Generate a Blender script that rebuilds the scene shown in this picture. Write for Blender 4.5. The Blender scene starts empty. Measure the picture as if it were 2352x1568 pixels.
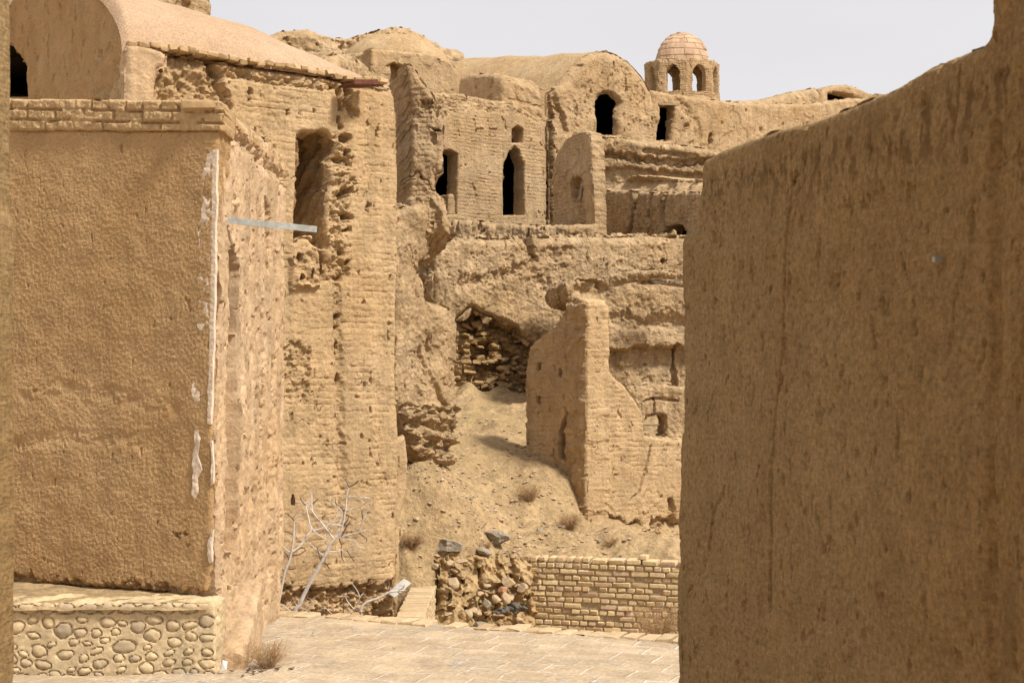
import bpy, bmesh, math, random
import numpy as np
from mathutils import Vector, noise as mnoise
random.seed(7); np.random.seed(7)
R = math.radians
scene = bpy.context.scene
COL = scene.collection
F, CX, HY, CH = 3267.0, 1176.0, 900.0, 1.6     # focal length in picture units, centre, horizon, eye height

def pt(px, py, d):
    return np.array([(px-CX)/F*d, d, CH+(HY-py)/F*d])

# ------------------------------------------------------------------ numpy noise
def _h(ix, iy, seed):
    h = (ix.astype(np.int64)*374761393 + iy.astype(np.int64)*668265263 + seed*1442695041) & 0x7fffffff
    h = ((h ^ (h >> 13))*1274126177) & 0x7fffffff
    h = ((h ^ (h >> 15))*2246822519) & 0x7fffffff
    return ((h ^ (h >> 16)) & 0xffff)/65535.0
def hsh(ix, iy, seed=0): return _h(np.asarray(ix), np.asarray(iy), seed)
def pn(x, y, seed=0):
    x0 = np.floor(x); y0 = np.floor(y); fx = x-x0; fy = y-y0
    def g(ix, iy, dx, dy):
        a = _h(ix, iy, seed)*2*np.pi
        return np.cos(a)*dx+np.sin(a)*dy
    sx = fx*fx*fx*(fx*(fx*6-15)+10); sy = fy*fy*fy*(fy*(fy*6-15)+10)
    a = g(x0, y0, fx, fy); b = g(x0+1, y0, fx-1, fy); c = g(x0, y0+1, fx, fy-1); d = g(x0+1, y0+1, fx-1, fy-1)
    return ((a*(1-sx)+b*sx)*(1-sy)+(c*(1-sx)+d*sx)*sy)*1.5
def fbm(x, y, o=4, seed=0, gain=.5):
    t = 0; a = 1
    for i in range(o):
        t = t+a*pn(x*2**i+17.3*i, y*2**i-9.1*i, seed+i); a *= gain
    return t
def ss(a, b, x):
    t = np.clip((x-a)/(b-a), 0, 1); return t*t*(3-2*t)

# ------------------------------------------------------------------ materials
MATS = {}
def sock(n, *names):
    for k in names:
        if k in n.inputs: return n.inputs[k]
def new_mat(name):
    m = bpy.data.materials.new(name); m.use_nodes = True
    nt = m.node_tree; b = nt.nodes['Principled BSDF']
    b.inputs['Roughness'].default_value = .95
    sock(b, 'Specular IOR Level', 'Specular').default_value = .08
    MATS[name] = m
    return m, nt, b
def nd(nt, t, **kw):
    n = nt.nodes.new(t)
    for k, v in kw.items(): setattr(n, k, v)
    return n
def noise(nt, vec, scale, detail=4, rough=.55, stretch=None):
    if stretch:
        mp = nd(nt, 'ShaderNodeMapping'); mp.inputs['Scale'].default_value = stretch
        nt.links.new(vec, mp.inputs['Vector']); vec = mp.outputs['Vector']
    n = nd(nt, 'ShaderNodeTexNoise'); n.inputs['Scale'].default_value = scale
    n.inputs['Detail'].default_value = detail; n.inputs['Roughness'].default_value = rough
    nt.links.new(vec, n.inputs['Vector']); return n.outputs['Fac']
def ramp(nt, fac, stops):
    r = nd(nt, 'ShaderNodeValToRGB'); e = r.color_ramp.elements
    while len(e) < len(stops): e.new(.5)
    for i, (p, c) in enumerate(stops):
        e[i].position = p
        e[i].color = (c, c, c, 1) if isinstance(c, (int, float)) else (*c, 1)
    nt.links.new(fac, r.inputs['Fac']); return r.outputs['Color']
def mix(nt, a, b, fac, mode='MIX'):
    m = nd(nt, 'ShaderNodeMix', data_type='RGBA', blend_type=mode)
    for v, i in ((fac, 0), (a, 6), (b, 7)):
        if hasattr(v, 'is_output'): nt.links.new(v, m.inputs[i])
        elif i == 0: m.inputs[0].default_value = v
        else: m.inputs[i].default_value = (*v, 1) if len(v) == 3 else v
    return m.outputs[2]
def math_n(nt, op, a, b=None):
    m = nd(nt, 'ShaderNodeMath', operation=op)
    for i, v in enumerate((a, b)):
        if v is None: continue
        if hasattr(v, 'is_output'): nt.links.new(v, m.inputs[i])
        else: m.inputs[i].default_value = v
    return m.outputs[0]
def sc(c, k): return tuple(x*k for x in c)

def adobe(name, base, alt=None, var=.25, streak=.15, speck=.2, straw=0., bump=.5, bdist=.012, fine=45., tintc=(.5, .4, .3), pebble=0.):
    """weathered mud: large patches, rain streaks, chopped straw, a few dark grits"""
    base = (base[0]*.98, base[1]*.97, base[2]*.99); alt = alt and sc(alt, .97)
    m, nt, b = new_mat(name)
    tc = nd(nt, 'ShaderNodeTexCoord').outputs['Object']
    alt = alt or (base[0]*.9, base[1]*.84, base[2]*.74)
    big = ramp(nt, noise(nt, tc, .9, 6, .6), [(.32, 0.), (.68, 1.)])
    c = mix(nt, base, alt, big)
    f2 = ramp(nt, noise(nt, tc, 5., 5, .65), [(.3, 1-var), (.7, 1+var*.6)])
    c = mix(nt, c, f2, 1., 'MULTIPLY')
    if streak:
        s = ramp(nt, noise(nt, tc, 1., 5, .6, (7, 7, .55)), [(.35, 1-streak), (.62, 1.06)])
        c = mix(nt, c, s, 1., 'MULTIPLY')
    fn = noise(nt, tc, fine, 6, .7)
    if speck:
        s = ramp(nt, fn, [(.33, 1-speck), (.62, 1+speck*.4)])
        c = mix(nt, c, s, 1., 'MULTIPLY')
    h = fn
    if straw:
        s1 = noise(nt, tc, 1., 2, .5, (170, 170, 26)); s2 = noise(nt, tc, 1., 2, .5, (34, 34, 150))
        sm = math_n(nt, 'ADD', s1, s2)
        lite = ramp(nt, sm, [(.64, 0.), (.72, 1.)]) if False else ramp(nt, math_n(nt, 'MULTIPLY', sm, .5), [(.60, 0.), (.66, 1.)])
        dark = ramp(nt, math_n(nt, 'MULTIPLY', sm, .5), [(.36, 1.), (.42, 0.)])
        c = mix(nt, c, sc(base, 1.5), math_n(nt, 'MULTIPLY', lite, straw))
        c = mix(nt, c, sc(base, .45), math_n(nt, 'MULTIPLY', dark, straw))
        h = math_n(nt, 'ADD', h, math_n(nt, 'MULTIPLY', sm, .8))
    if pebble:
        v = nd(nt, 'ShaderNodeTexVoronoi'); v.inputs['Scale'].default_value = 16.; nt.links.new(tc, v.inputs['Vector'])
        pm = math_n(nt, 'LESS_THAN', v.outputs['Distance'], .12)
        keep = math_n(nt, 'GREATER_THAN', noise(nt, tc, 9., 1), .56)
        c = mix(nt, c, (.10, .085, .08), math_n(nt, 'MULTIPLY', math_n(nt, 'MULTIPLY', pm, keep), pebble))
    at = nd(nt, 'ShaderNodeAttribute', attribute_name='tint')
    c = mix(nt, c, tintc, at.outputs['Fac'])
    nt.links.new(c, b.inputs['Base Color'])
    bp = nd(nt, 'ShaderNodeBump'); bp.inputs['Strength'].default_value = bump; bp.inputs['Distance'].default_value = bdist
    nt.links.new(h, bp.inputs['Height']); nt.links.new(bp.outputs['Normal'], b.inputs['Normal'])
    return m
def plain(name, c, rough=.8, metal=0., nscale=20., nvar=.3, bump=.3, bdist=.004, stretch=None):
    m, nt, b = new_mat(name)
    tc = nd(nt, 'ShaderNodeTexCoord').outputs['Object']
    n = noise(nt, tc, nscale, 6, .65, stretch)
    k = ramp(nt, n, [(.3, 1-nvar), (.7, 1+nvar*.6)])
    nt.links.new(mix(nt, c, k, 1., 'MULTIPLY'), b.inputs['Base Color'])
    b.inputs['Roughness'].default_value = rough; b.inputs['Metallic'].default_value = metal
    bp = nd(nt, 'ShaderNodeBump'); bp.inputs['Strength'].default_value = bump; bp.inputs['Distance'].default_value = bdist
    nt.links.new(n, bp.inputs['Height']); nt.links.new(bp.outputs['Normal'], b.inputs['Normal'])
    return m
def bricky(name, stops, bump=.5):
    m, nt, b = new_mat(name)
    tc = nd(nt, 'ShaderNodeTexCoord').outputs['Object']
    g = nd(nt, 'ShaderNodeNewGeometry')
    c = ramp(nt, g.outputs['Random Per Island'], stops)
    n = noise(nt, tc, 28., 6, .7)
    k = ramp(nt, n, [(.3, .7), (.7, 1.15)])
    c = mix(nt, c, k, 1., 'MULTIPLY')
    nt.links.new(c, b.inputs['Base Color'])
    bp = nd(nt, 'ShaderNodeBump'); bp.inputs['Strength'].default_value = bump; bp.inputs['Distance'].default_value = .008
    nt.links.new(n, bp.inputs['Height']); nt.links.new(bp.outputs['Normal'], b.inputs['Normal'])
    return m

MUD   = (.47, .325, .185)
adobe('straw_plaster', (.46, .303, .152), straw=.35, streak=.03, var=.14, bump=.8, bdist=.009, fine=80, pebble=.6, tintc=(.66, .56, .45))
adobe('worn_plaster', (.57, .415, .26), streak=.22, var=.16, straw=0., bump=.8, bdist=.015, tintc=(.7, .62, .53))
adobe('mud_brick', (.53, .38, .215), var=.2, streak=.14, bump=1., bdist=.018, fine=38, tintc=(.40, .27, .14))
adobe('mud_brick_far', (.52, .375, .22), var=.2, streak=.14, bump=1., bdist=.04, fine=26, tintc=(.40, .27, .15))
adobe('eroded_mud', (.53, .385, .225), var=.28, streak=.16, bump=1., bdist=.05, fine=20, tintc=(.60, .46, .29))
adobe('roof_plaster', (.53, .38, .255), var=.1, streak=.0, speck=.25, bump=.7, bdist=.015, pebble=.6, straw=.15)
adobe('roof_mud', (.52, .375, .215), var=.18, streak=.05, bump=1., bdist=.045, fine=22)
adobe('shade_mud', (.325, .222, .108), var=.12, streak=.012, straw=.5, speck=.35, bump=.8, bdist=.006, fine=70, pebble=.35, tintc=(.13, .078, .032))  # same mud as elsewhere, darkened so the lane's shade sits in the base colour
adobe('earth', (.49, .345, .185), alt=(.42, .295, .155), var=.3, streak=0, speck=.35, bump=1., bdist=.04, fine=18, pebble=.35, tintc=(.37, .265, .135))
adobe('rubble_mud', (.50, .355, .185), var=.3, streak=0, speck=.3, bump=1., bdist=.03, fine=22, tintc=(.36, .25, .14))
adobe('cobble', (.64, .465, .255), alt=(.50, .40, .25), var=.2, streak=.15, speck=.2, bump=.7, bdist=.006, fine=40, tintc=(.30, .235, .165))
plain('gypsum', (.62, .50, .385), nscale=9, nvar=.22, bump=.4)
plain('room_shade', (.018, .012, .008), nscale=4, nvar=.3, bump=.3)  # near black: the rooms' shade painted into their surfaces
plain('zinc', (.40, .40, .37), rough=.55, metal=.45, nscale=22, nvar=.3, bump=.1)
plain('rusty_steel', (.13, .05, .035), rough=.7, nscale=20, nvar=.35)
plain('old_wood', (.30, .22, .14), nscale=12, nvar=.35, stretch=(1, 8, 1))
plain('bark', (.60, .53, .46), nscale=40, nvar=.3, bump=.4)
plain('dark_twig', (.16, .105, .075), nscale=40, nvar=.3)
plain('dry_weed', (.42, .275, .145), nscale=30, nvar=.4)
plain('dry_leaf', (.22, .135, .08), nscale=30, nvar=.4)
plain('granite', (.33, .28, .215), nscale=34, nvar=.5, bump=1., bdist=.02)
plain('pale_stone', (.45, .335, .21), nscale=12, nvar=.3, bump=.8, bdist=.015)
plain('pink_stone', (.48, .345, .215), nscale=12, nvar=.3, bump=.8, bdist=.015)
plain('grey_stone', (.33, .27, .20), nscale=14, nvar=.35, bump=.8, bdist=.015)
plain('red_brick', (.46, .25, .145), nscale=14, nvar=.3, bump=.6, bdist=.01)
plain('black_plastic', (.12, .105, .085), rough=.4, nscale=10, nvar=.3, bump=.5, bdist=.02)
plain('white_board', (.62, .60, .56), rough=.6, nscale=9, nvar=.15)
plain('mortar', (.42, .335, .21), nscale=26, nvar=.35, bump=1., bdist=.012)
bricky('yellow_brick', [(0, (.60, .44, .24)), (.35, (.66, .51, .29)), (.65, (.58, .42, .23)), (.86, (.50, .33, .20)), (1, (.66, .50, .36))])
bricky('pale_brick', [(0, (.55, .41, .25)), (.5, (.47, .335, .195)), (1, (.58, .445, .28))])
bricky('mud_coping', [(0, (.50, .345, .185)), (.5, (.44, .295, .155)), (1, (.55, .38, .22))])

# ------------------------------------------------------------------ objects
def tag(o, label=None, cat=None, group=None, kind=None):
    if label: o['label'] = label
    if cat: o['category'] = cat
    if group: o['group'] = group
    if kind: o['kind'] = kind
    return o
def thing(name, loc, label, cat, group=None):
    o = bpy.data.objects.new(name, None); o.location = Vector(loc); o.empty_display_size = .2
    COL.objects.link(o); return tag(o, label, cat, group)
def make(name, V, faces, mat, parent=None, smooth=True, sharp=50, tint=None, uv=None, loc=None):
    """V (n,3) world coordinates; faces: list of (m,k) arrays or list of tuples"""
    V = np.asarray(V, dtype=np.float64)
    if parent is not None: base = np.array(parent.location)
    elif loc is not None: base = np.array(loc)
    else:
        lo = V.min(0); hi = V.max(0); base = np.array([(lo[0]+hi[0])/2, (lo[1]+hi[1])/2, lo[2]])
    me = bpy.data.meshes.new(name)
    W = (V-base).astype(np.float32)
    if isinstance(faces, list) and len(faces) and isinstance(faces[0], (tuple, list)):
        me.from_pydata(W.tolist(), [], faces)
    else:
        if not isinstance(faces, list): faces = [faces]
        faces = [np.asarray(f) for f in faces if len(f)]
        nl = sum(f.size for f in faces); npoly = sum(len(f) for f in faces)
        me.vertices.add(len(W)); me.vertices.foreach_set('co', W.ravel())
        me.loops.add(nl); me.polygons.add(npoly)
        li = np.concatenate([f.ravel() for f in faces]).astype(np.int32)
        tot = np.concatenate([np.full(len(f), f.shape[1]) for f in faces]).astype(np.int32)
        st = np.concatenate([[0], np.cumsum(tot)[:-1]]).astype(np.int32)
        me.loops.foreach_set('vertex_index', li); me.polygons.foreach_set('loop_start', st)
        me.polygons.foreach_set('loop_total', tot)
    me.update(calc_edges=True); me.validate()
    if smooth:
        me.polygons.foreach_set('use_smooth', np.ones(len(me.polygons), dtype=bool))
        me.set_sharp_from_angle(angle=R(sharp))
    if tint is not None and len(tint) == len(me.vertices):
        a = me.attributes.new('tint', 'FLOAT', 'POINT'); a.data.foreach_set('value', np.asarray(tint, dtype=np.float32))
    me.materials.append(MATS[mat] if isinstance(mat, str) else mat)
    o = bpy.data.objects.new(name, me); COL.objects.link(o)
    if parent is not None: o.parent = parent
    else: o.location = Vector(base)
    return o

class Plane:
    """a vertical wall plane through two points given as (picture x, distance)"""
    def __init__(s, a, b=None, dirv=None):
        s.O = np.array([(a[0]-CX)/F*a[1], a[1]])
        if b is not None:
            B = np.array([(b[0]-CX)/F*b[1], b[1]]); e = B-s.O
        else: e = np.array(dirv, float)
        s.e = e/np.linalg.norm(e)
        n = np.array([s.e[1], -s.e[0]])
        if n.dot(-s.O) < 0: n = -n
        s.n = n
    def uv(s, px, py):
        k = (px-CX)/F
        # O+u e = d (k,1)
        A = np.array([[s.e[0], -k], [s.e[1], -1.]]); u, d = np.linalg.solve(A, -s.O)
        return u, CH+(HY-py)/F*d
    def poly(s, pts): return np.array([s.uv(*p) for p in pts])
    def depth(s, px):
        k = (px-CX)/F
        return np.linalg.solve(np.array([[s.e[0], -k], [s.e[1], -1.]]), -s.O)[1]
    def world(s, u, v, off=0):
        u = np.asarray(u, float); v = np.asarray(v, float)
        return np.stack([s.O[0]+u*s.e[0]+off*s.n[0], s.O[1]+u*s.e[1]+off*s.n[1], v+0*u], -1)
    def shifted(s, off):
        p = Plane.__new__(Plane); p.O = s.O+s.n*off; p.e = s.e; p.n = s.n; return p
EU = (.78, .62); EB = (-.62, .78)      # the two directions most of the old town is built along

def inpoly(u, v, P):
    r = np.zeros(u.shape, bool); n = len(P)
    for i in range(n):
        x1, y1 = P[i]; x2, y2 = P[(i+1) % n]
        if y1 == y2: continue
        c = ((y1 > v) != (y2 > v)) & (u < (x2-x1)*(v-y1)/(y2-y1)+x1); r ^= c
    return r
def segdist(u, v, P, closed=True):
    d = np.full(u.shape, 1e9); n = len(P)
    for i in range(n if closed else n-1):
        a = P[i]; b = P[(i+1) % n]; ab = b-a; L = ab.dot(ab)+1e-12
        t = np.clip(((u-a[0])*ab[0]+(v-a[1])*ab[1])/L, 0, 1)
        d = np.minimum(d, np.hypot(u-a[0]-t*ab[0], v-a[1]-t*ab[1]))
    return d
def jagged(P, step, amp, seed):
    out = []; n = len(P)
    for i in range(n):
        a = P[i]; b = P[(i+1) % n]; L = np.linalg.norm(b-a); k = max(1, int(L/step))
        for j in range(k): out.append(a+(b-a)*j/k)
    out = np.array(out)
    s = np.arange(len(out))*step
    nx = fbm(out[:, 0]*4+seed, out[:, 1]*4, 4, seed, .7)*amp; ny = fbm(out[:, 0]*4-seed, out[:, 1]*4+5, 4, seed+9, .7)*amp
    return out+np.stack([nx, ny], 1)

def brickf(u, v, bw, bh, g, seed=0, wob=.02, run=True):
    v2 = v+wob*pn(u*1.1, v*1.1, seed)+.012*pn(u*7, v*7, seed+1); row = np.floor(v2/bh)
    fu = (u+.01*pn(u*9, v*9, seed+3))/bw+(.5*(row % 2) if run else 0)+.25*hsh(row, row*0, seed)
    col = np.floor(fu); du = np.minimum(fu-col, 1-(fu-col))*bw; fv = v2/bh-row; dv = np.minimum(fv, 1-fv)*bh
    return 1-ss(0, g, np.minimum(du*1.25, dv)), hsh(row, col, seed+5)

def relief(low=.03, ls=.8, mid=.012, ms=5., fine=.004, fs=26., brick=None, streak=0., pits=None, flake=None, crack=None, strata=None, grit=None):
    """returns displacement f(u,v,seed): the wear of one kind of mud wall"""
    def f(u, v, seed):
        o = low*fbm(u*ls, v*ls, 3, seed)+mid*fbm(u*ms, v*ms, 4, seed+11)
        if fine: o = o+fine*fbm(u*fs, v*fs, 3, seed+23, .7)
        if streak: o = o+streak*fbm(u*11, v*1.1, 4, seed+31, .6)
        if strata:
            h, a = strata
            w = v+.06*fbm(u*1.3, v*1.3, 3, seed+41); o = o+a*fbm(w*0+u*.7, w/h, 3, seed+43)
        if brick:
            bw, bh, g, dep, thr = brick
            gr, rd = brickf(u, v, bw, bh, g, seed+51)
            mk = ss(thr-.25, thr+.25, fbm(u*1.4, v*1.4, 4, seed+57))
            jt = .35+.65*ss(-.2, .5, pn(u*4.1, v*6.3, seed+58))
            o = o-dep*mk*gr*jt+dep*.55*mk*(rd-.5)
        if flake:
            s, dep, thr = flake
            q = fbm(u*s, v*s*.8, 5, seed+61, .6); o = o-dep*ss(thr, thr+.05, q)
        if pits:
            s, thr, dep = pits
            q = fbm(u*s, v*s*.55, 3, seed+71, .6); o = o-dep*ss(thr, thr+.22, q)
        if crack:
            s, w, dep = crack
            q = np.abs(fbm(u*s, v*s*.45, 4, seed+81)); k = ss(.0, .4, fbm(u*.9, v*.9, 2, seed+85)); o = o-dep*(1-ss(0, w, q))*k
        if grit:
            s, dep = grit
            q = pn(u*s, v*s*1.3, seed+91); o = o-dep*ss(.25, .6, q)*ss(-.1, .35, fbm(u*2, v*2, 2, seed+95))
        return o
    return f

def feat(kind, plane, pts, depth=.1, soft=.02, rough=.0, rs=10., w=.05, tint=None):
    return dict(kind=kind, P=plane.poly(pts), depth=depth, soft=soft, rough=rough, rs=rs, w=w, tint=tint)

SEED = [100]
def slab(name, mat, plane, outline, thick=.4, cf=1., holes=(), feats=(), disp=None, rnd=.04, jag=.012, parent=None, ext=None,
         side=.02, loc=None, ts=None, cell=None, uvoutline=False):
    SEED[0] += 13; seed = SEED[0]
    P = np.array(outline, float) if uvoutline else plane.poly(outline)
    dmean = np.mean([plane.world(p[0], p[1])[1] for p in P])
    cell = cell or max(.0035, 2.3*dmean/F*1.05*cf)
    H = [plane.poly(h) if not uvoutline else np.array(h, float) for h in holes]
    PJ = jagged(P, max(cell*1.5, .02), jag, seed); HJ = [jagged(h, max(cell*1.5, .02), jag, seed+i+1) for i, h in enumerate(H)]
    lo = PJ.min(0)-cell; hi = PJ.max(0)+cell
    nu = int((hi[0]-lo[0])/cell)+2; nv = int((hi[1]-lo[1])/cell)+2
    us = lo[0]+np.arange(nu)*cell; vs = lo[1]+np.arange(nv)*cell
    cu, cv = np.meshgrid(us[:-1]+cell/2, vs[:-1]+cell/2, indexing='ij')
    M = inpoly(cu, cv, PJ)
    for h in HJ: M &= ~inpoly(cu, cv, h)
    idx = -np.ones((nu, nv), int)
    vm = np.zeros((nu, nv), bool)
    vm[:-1, :-1] |= M; vm[1:, :-1] |= M; vm[:-1, 1:] |= M; vm[1:, 1:] |= M
    idx[vm] = np.arange(vm.sum())
    gu, gv = np.meshgrid(us, vs, indexing='ij'); U = gu[vm].copy(); V = gv[vm].copy()
    full = np.zeros((nu, nv), int); full[:-1, :-1] += M; full[1:, :-1] += M; full[:-1, 1:] += M; full[1:, 1:] += M
    bd = np.where((full[vm] < 4))[0]
    # snap the rim onto the traced edge
    bu, bv = U[bd], V[bd]; bestd = np.full(len(bd), 1e9); nu_, nv_ = bu.copy(), bv.copy()
    for Q in [PJ]+HJ:
        for i in range(len(Q)):
            a = Q[i]; b = Q[(i+1) % len(Q)]; ab = b-a; L = ab.dot(ab)+1e-12
            t = np.clip(((bu-a[0])*ab[0]+(bv-a[1])*ab[1])/L, 0, 1)
            x = a[0]+t*ab[0]; y = a[1]+t*ab[1]; d = np.hypot(bu-x, bv-y); k = d < bestd
            bestd[k] = d[k]; nu_[k] = x[k]; nv_[k] = y[k]
    k = bestd < cell*.8
    U[bd[k]] = nu_[k]; V[bd[k]] = nv_[k]
    off = disp(U, V, seed) if disp else np.zeros(len(U))
    tint = np.zeros(len(U))
    if ts is not None: tint = ts(U, V, seed)
    if rnd:
        d = segdist(U, V, P)
        for h in H: d = np.minimum(d, segdist(U, V, h)*2)
        x = np.clip(d/rnd, 0, 1); off = off-rnd*(1-np.sqrt(1-(1-x)**2+1e-9))
    for ft in feats:
        Q = ft['P']; nz = fbm(U*ft['rs'], V*ft['rs'], 4, seed+7, .65)
        if ft['kind'] == 'line':
            dd = segdist(U, V, Q, False)+ft['w']*.6*nz
            k = 1-ss(ft['w']*.5, ft['w']*.5+ft['soft'], dd)
        else:
            sd = segdist(U, V, Q)*np.where(inpoly(U, V, Q), 1, -1)+min(ft['soft'], .05)*nz
            k = ss(0, ft['soft'], sd)
        off = off-k*(ft['depth']+ft['rough']*nz)
        if ft['tint'] is not None: tint = tint*(1-k)+k*ft['tint']
    VF = plane.world(U, V, off)
    A = idx[:-1, :-1][M]; B = idx[1:, :-1][M]; C = idx[1:, 1:][M]; D = idx[:-1, 1:][M]
    n_is = plane.e[0]*0
    # orientation: e x z = normal? (e.x,e.y,0)x(0,0,1) = (e.y,-e.x,0)
    flip = (plane.e[1]*plane.n[0]-plane.e[0]*plane.n[1]) < 0
    front = np.stack([A, B, C, D], 1)
    # directed boundary edges (ccw in uv)
    Mp = np.zeros((nu+1, nv+1), bool); Mp[1:nu, 1:nv] = M
    E = []
    m = M & ~Mp[1:nu, 0:nv-1]; E.append(np.stack([idx[:-1, :-1][m], idx[1:, :-1][m]], 1))
    m = M & ~Mp[2:nu+1, 1:nv]; E.append(np.stack([idx[1:, :-1][m], idx[1:, 1:][m]], 1))
    m = M & ~Mp[1:nu, 2:nv+1]; E.append(np.stack([idx[1:, 1:][m], idx[:-1, 1:][m]], 1))
    m = M & ~Mp[0:nu-1, 1:nv]; E.append(np.stack([idx[:-1, 1:][m], idx[:-1, :-1][m]], 1))
    E = np.concatenate(E)
    ext = np.array(ext if ext is not None else (-plane.n[0]*thick, -plane.n[1]*thick, 0.))
    T = np.linalg.norm(ext); K = max(1, min(40, int(T/max(cell*3, .03))))
    bi = np.unique(E); rm = -np.ones(len(U), int); rm[bi] = np.arange(len(bi)); nb = len(bi); N0 = len(U)
    layers = []; base = plane.world(U[bi], V[bi], np.minimum(off[bi], 0)*0)
    for kk in range(1, K+1):
        t = kk/K; w = VF[bi]*(1-t)+(base+ext)*t
        ph = T*t
        j1 = side*fbm(U[bi]*5+ph*3.1, V[bi]*5+ph*4.3, 4, seed+3, .6); j2 = side*fbm(U[bi]*5-ph*3.7, V[bi]*5+ph*4.1, 4, seed+5, .6)
        w = w+np.stack([plane.e[0]*j1, plane.e[1]*j1, j2], 1); layers.append(w)
    allV = np.concatenate([VF]+layers)
    quads = [front]
    prev = E
    for kk in range(K):
        cur = rm[E]+N0+kk*nb
        quads.append(np.stack([prev[:, 1], prev[:, 0], cur[:, 0], cur[:, 1]], 1)); prev = cur
    # back, as long strips per row
    bk = []; bv_ = []
    bo = len(allV)
    for j in range(nv-1):
        col = M[:, j]
        if not col.any(): continue
        dcol = np.diff(np.concatenate([[0], col.astype(int), [0]])); s_ = np.where(dcol == 1)[0]; e_ = np.where(dcol == -1)[0]
        for s1, e1 in zip(s_, e_):
            i0 = bo+len(bv_)
            bv_ += [(us[s1], vs[j]), (us[e1], vs[j]), (us[e1], vs[j+1]), (us[s1], vs[j+1])]
            bk.append((i0+3, i0+2, i0+1, i0))
    bv_ = np.array(bv_); bw = plane.world(bv_[:, 0], bv_[:, 1])+ext
    allV = np.concatenate([allV, bw]); quads.append(np.array(bk))
    Q = np.concatenate(quads)
    if flip: Q = Q[:, ::-1]
    tt = np.concatenate([tint]+[tint[bi]]*K+[np.zeros(len(bw))])
    return make(name, allV, [Q], mat, parent, tint=tt, loc=loc)

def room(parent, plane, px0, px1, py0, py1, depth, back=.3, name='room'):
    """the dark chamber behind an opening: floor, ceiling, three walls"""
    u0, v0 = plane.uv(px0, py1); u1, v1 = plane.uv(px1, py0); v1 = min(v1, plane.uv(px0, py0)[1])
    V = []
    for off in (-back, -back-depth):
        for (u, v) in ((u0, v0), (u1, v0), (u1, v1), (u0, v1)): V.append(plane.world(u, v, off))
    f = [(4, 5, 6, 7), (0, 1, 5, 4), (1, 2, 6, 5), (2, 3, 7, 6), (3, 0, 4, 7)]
    return make(name, np.array(V), f, 'room_shade', parent, smooth=False)

# chamfered box template for bricks
_bm = bmesh.new(); bmesh.ops.create_cube(_bm, size=2.); bmesh.ops.bevel(_bm, geom=_bm.edges[:], offset=.2, segments=1, affect='EDGES', profile=.5)
_bm.verts.index_update()
BT = np.array([v.co[:] for v in _bm.verts]); BF = [[v.index for v in f.verts] for f in _bm.faces]; _bm.free()
class Bricks:
    def __init__(s): s.V = []; s.F = []; s.n = 0
    def add(s, c, ax, h, bev=.006, jit=.003):
        """c centre, ax 3x3 rows = local axes, h half sizes"""
        h = np.array(h); L = np.sign(BT)*np.where(np.abs(BT) > .95, h, h-bev)
        L = L+np.random.uniform(-jit, jit, L.shape)
        s.V.append(np.array(c)+L@np.array(ax)); s.F += [tuple(i+s.n for i in f) for f in BF]; s.n += len(BT)
    def build(s, name, mat, parent=None): return make(name, np.concatenate(s.V), s.F, mat, parent, sharp=35)

def tube(pts, r0, r1, n=6, V=None, Fc=None):
    """tapered tube along world points"""
    pts = np.array(pts, float); V = V if V is not None else []; Fc = Fc if Fc is not None else []
    base = len(V); m = len(pts)
    for i in range(m):
        t = pts[min(i+1, m-1)]-pts[max(i-1, 0)]; t = t/(np.linalg.norm(t)+1e-9)
        a = np.cross(t, [.3, .9, .2]); a /= np.linalg.norm(a)+1e-9; b = np.cross(t, a); r = r0+(r1-r0)*i/(m-1)
        for k in range(n):
            an = 2*math.pi*k/n; V.append(pts[i]+r*(math.cos(an)*a+math.sin(an)*b))
    for i in range(m-1):
        for k in range(n):
            Fc.append((base+i*n+k, base+i*n+(k+1) % n, base+(i+1)*n+(k+1) % n, base+(i+1)*n+k))
    Fc.append(tuple(base+k for k in range(n))[::-1]); Fc.append(tuple(base+(m-1)*n+k for k in range(n)))
    return V, Fc
def smoothline(P, k=4):
    P = np.array(P, float); out = []
    for i in range(len(P)-1):
        p0 = P[max(i-1, 0)]; p1 = P[i]; p2 = P[i+1]; p3 = P[min(i+2, len(P)-1)]
        for j in range(k):
            t = j/k; out.append(.5*((2*p1)+(-p0+p2)*t+(2*p0-5*p1+4*p2-p3)*t*t+(-p0+3*p1-3*p2+p3)*t**3))
    out.append(P[-1]); return np.array(out)
def rock(name, c, size, mat, seed, label=None, cat='stone', group=None, rot=0., sub=4, angular=.35, parent=None, flat=True):
    bm = bmesh.new(); bmesh.ops.create_icosphere(bm, subdivisions=sub, radius=1.)
    rg = np.random.RandomState(seed); pl = [(Vector(rg.normal(size=3)).normalized(), rg.uniform(.42, .82)) for _ in range(11)]
    V = []
    for v in bm.verts:
        p = v.co.copy()
        for n_, d in pl:
            k = p.dot(n_)
            if k > d: p -= n_*(k-d)*(.6+angular)
        q = p+Vector((seed*3.1, 0, 0)); p *= 1+.09*mnoise.fractal(q*2.2, 1., 2., 4)
        x, y = p.x*size[0], p.y*size[1]
        V.append((c[0]+x*math.cos(rot)-y*math.sin(rot), c[1]+x*math.sin(rot)+y*math.cos(rot), c[2]+p.z*size[2]))
    f = [tuple(v.index for v in fc.verts) for fc in bm.faces]; bm.free()
    o = make(name, np.array(V), f, mat, parent, sharp=28)
    if label: tag(o, label, cat, group)
    return o

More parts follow.
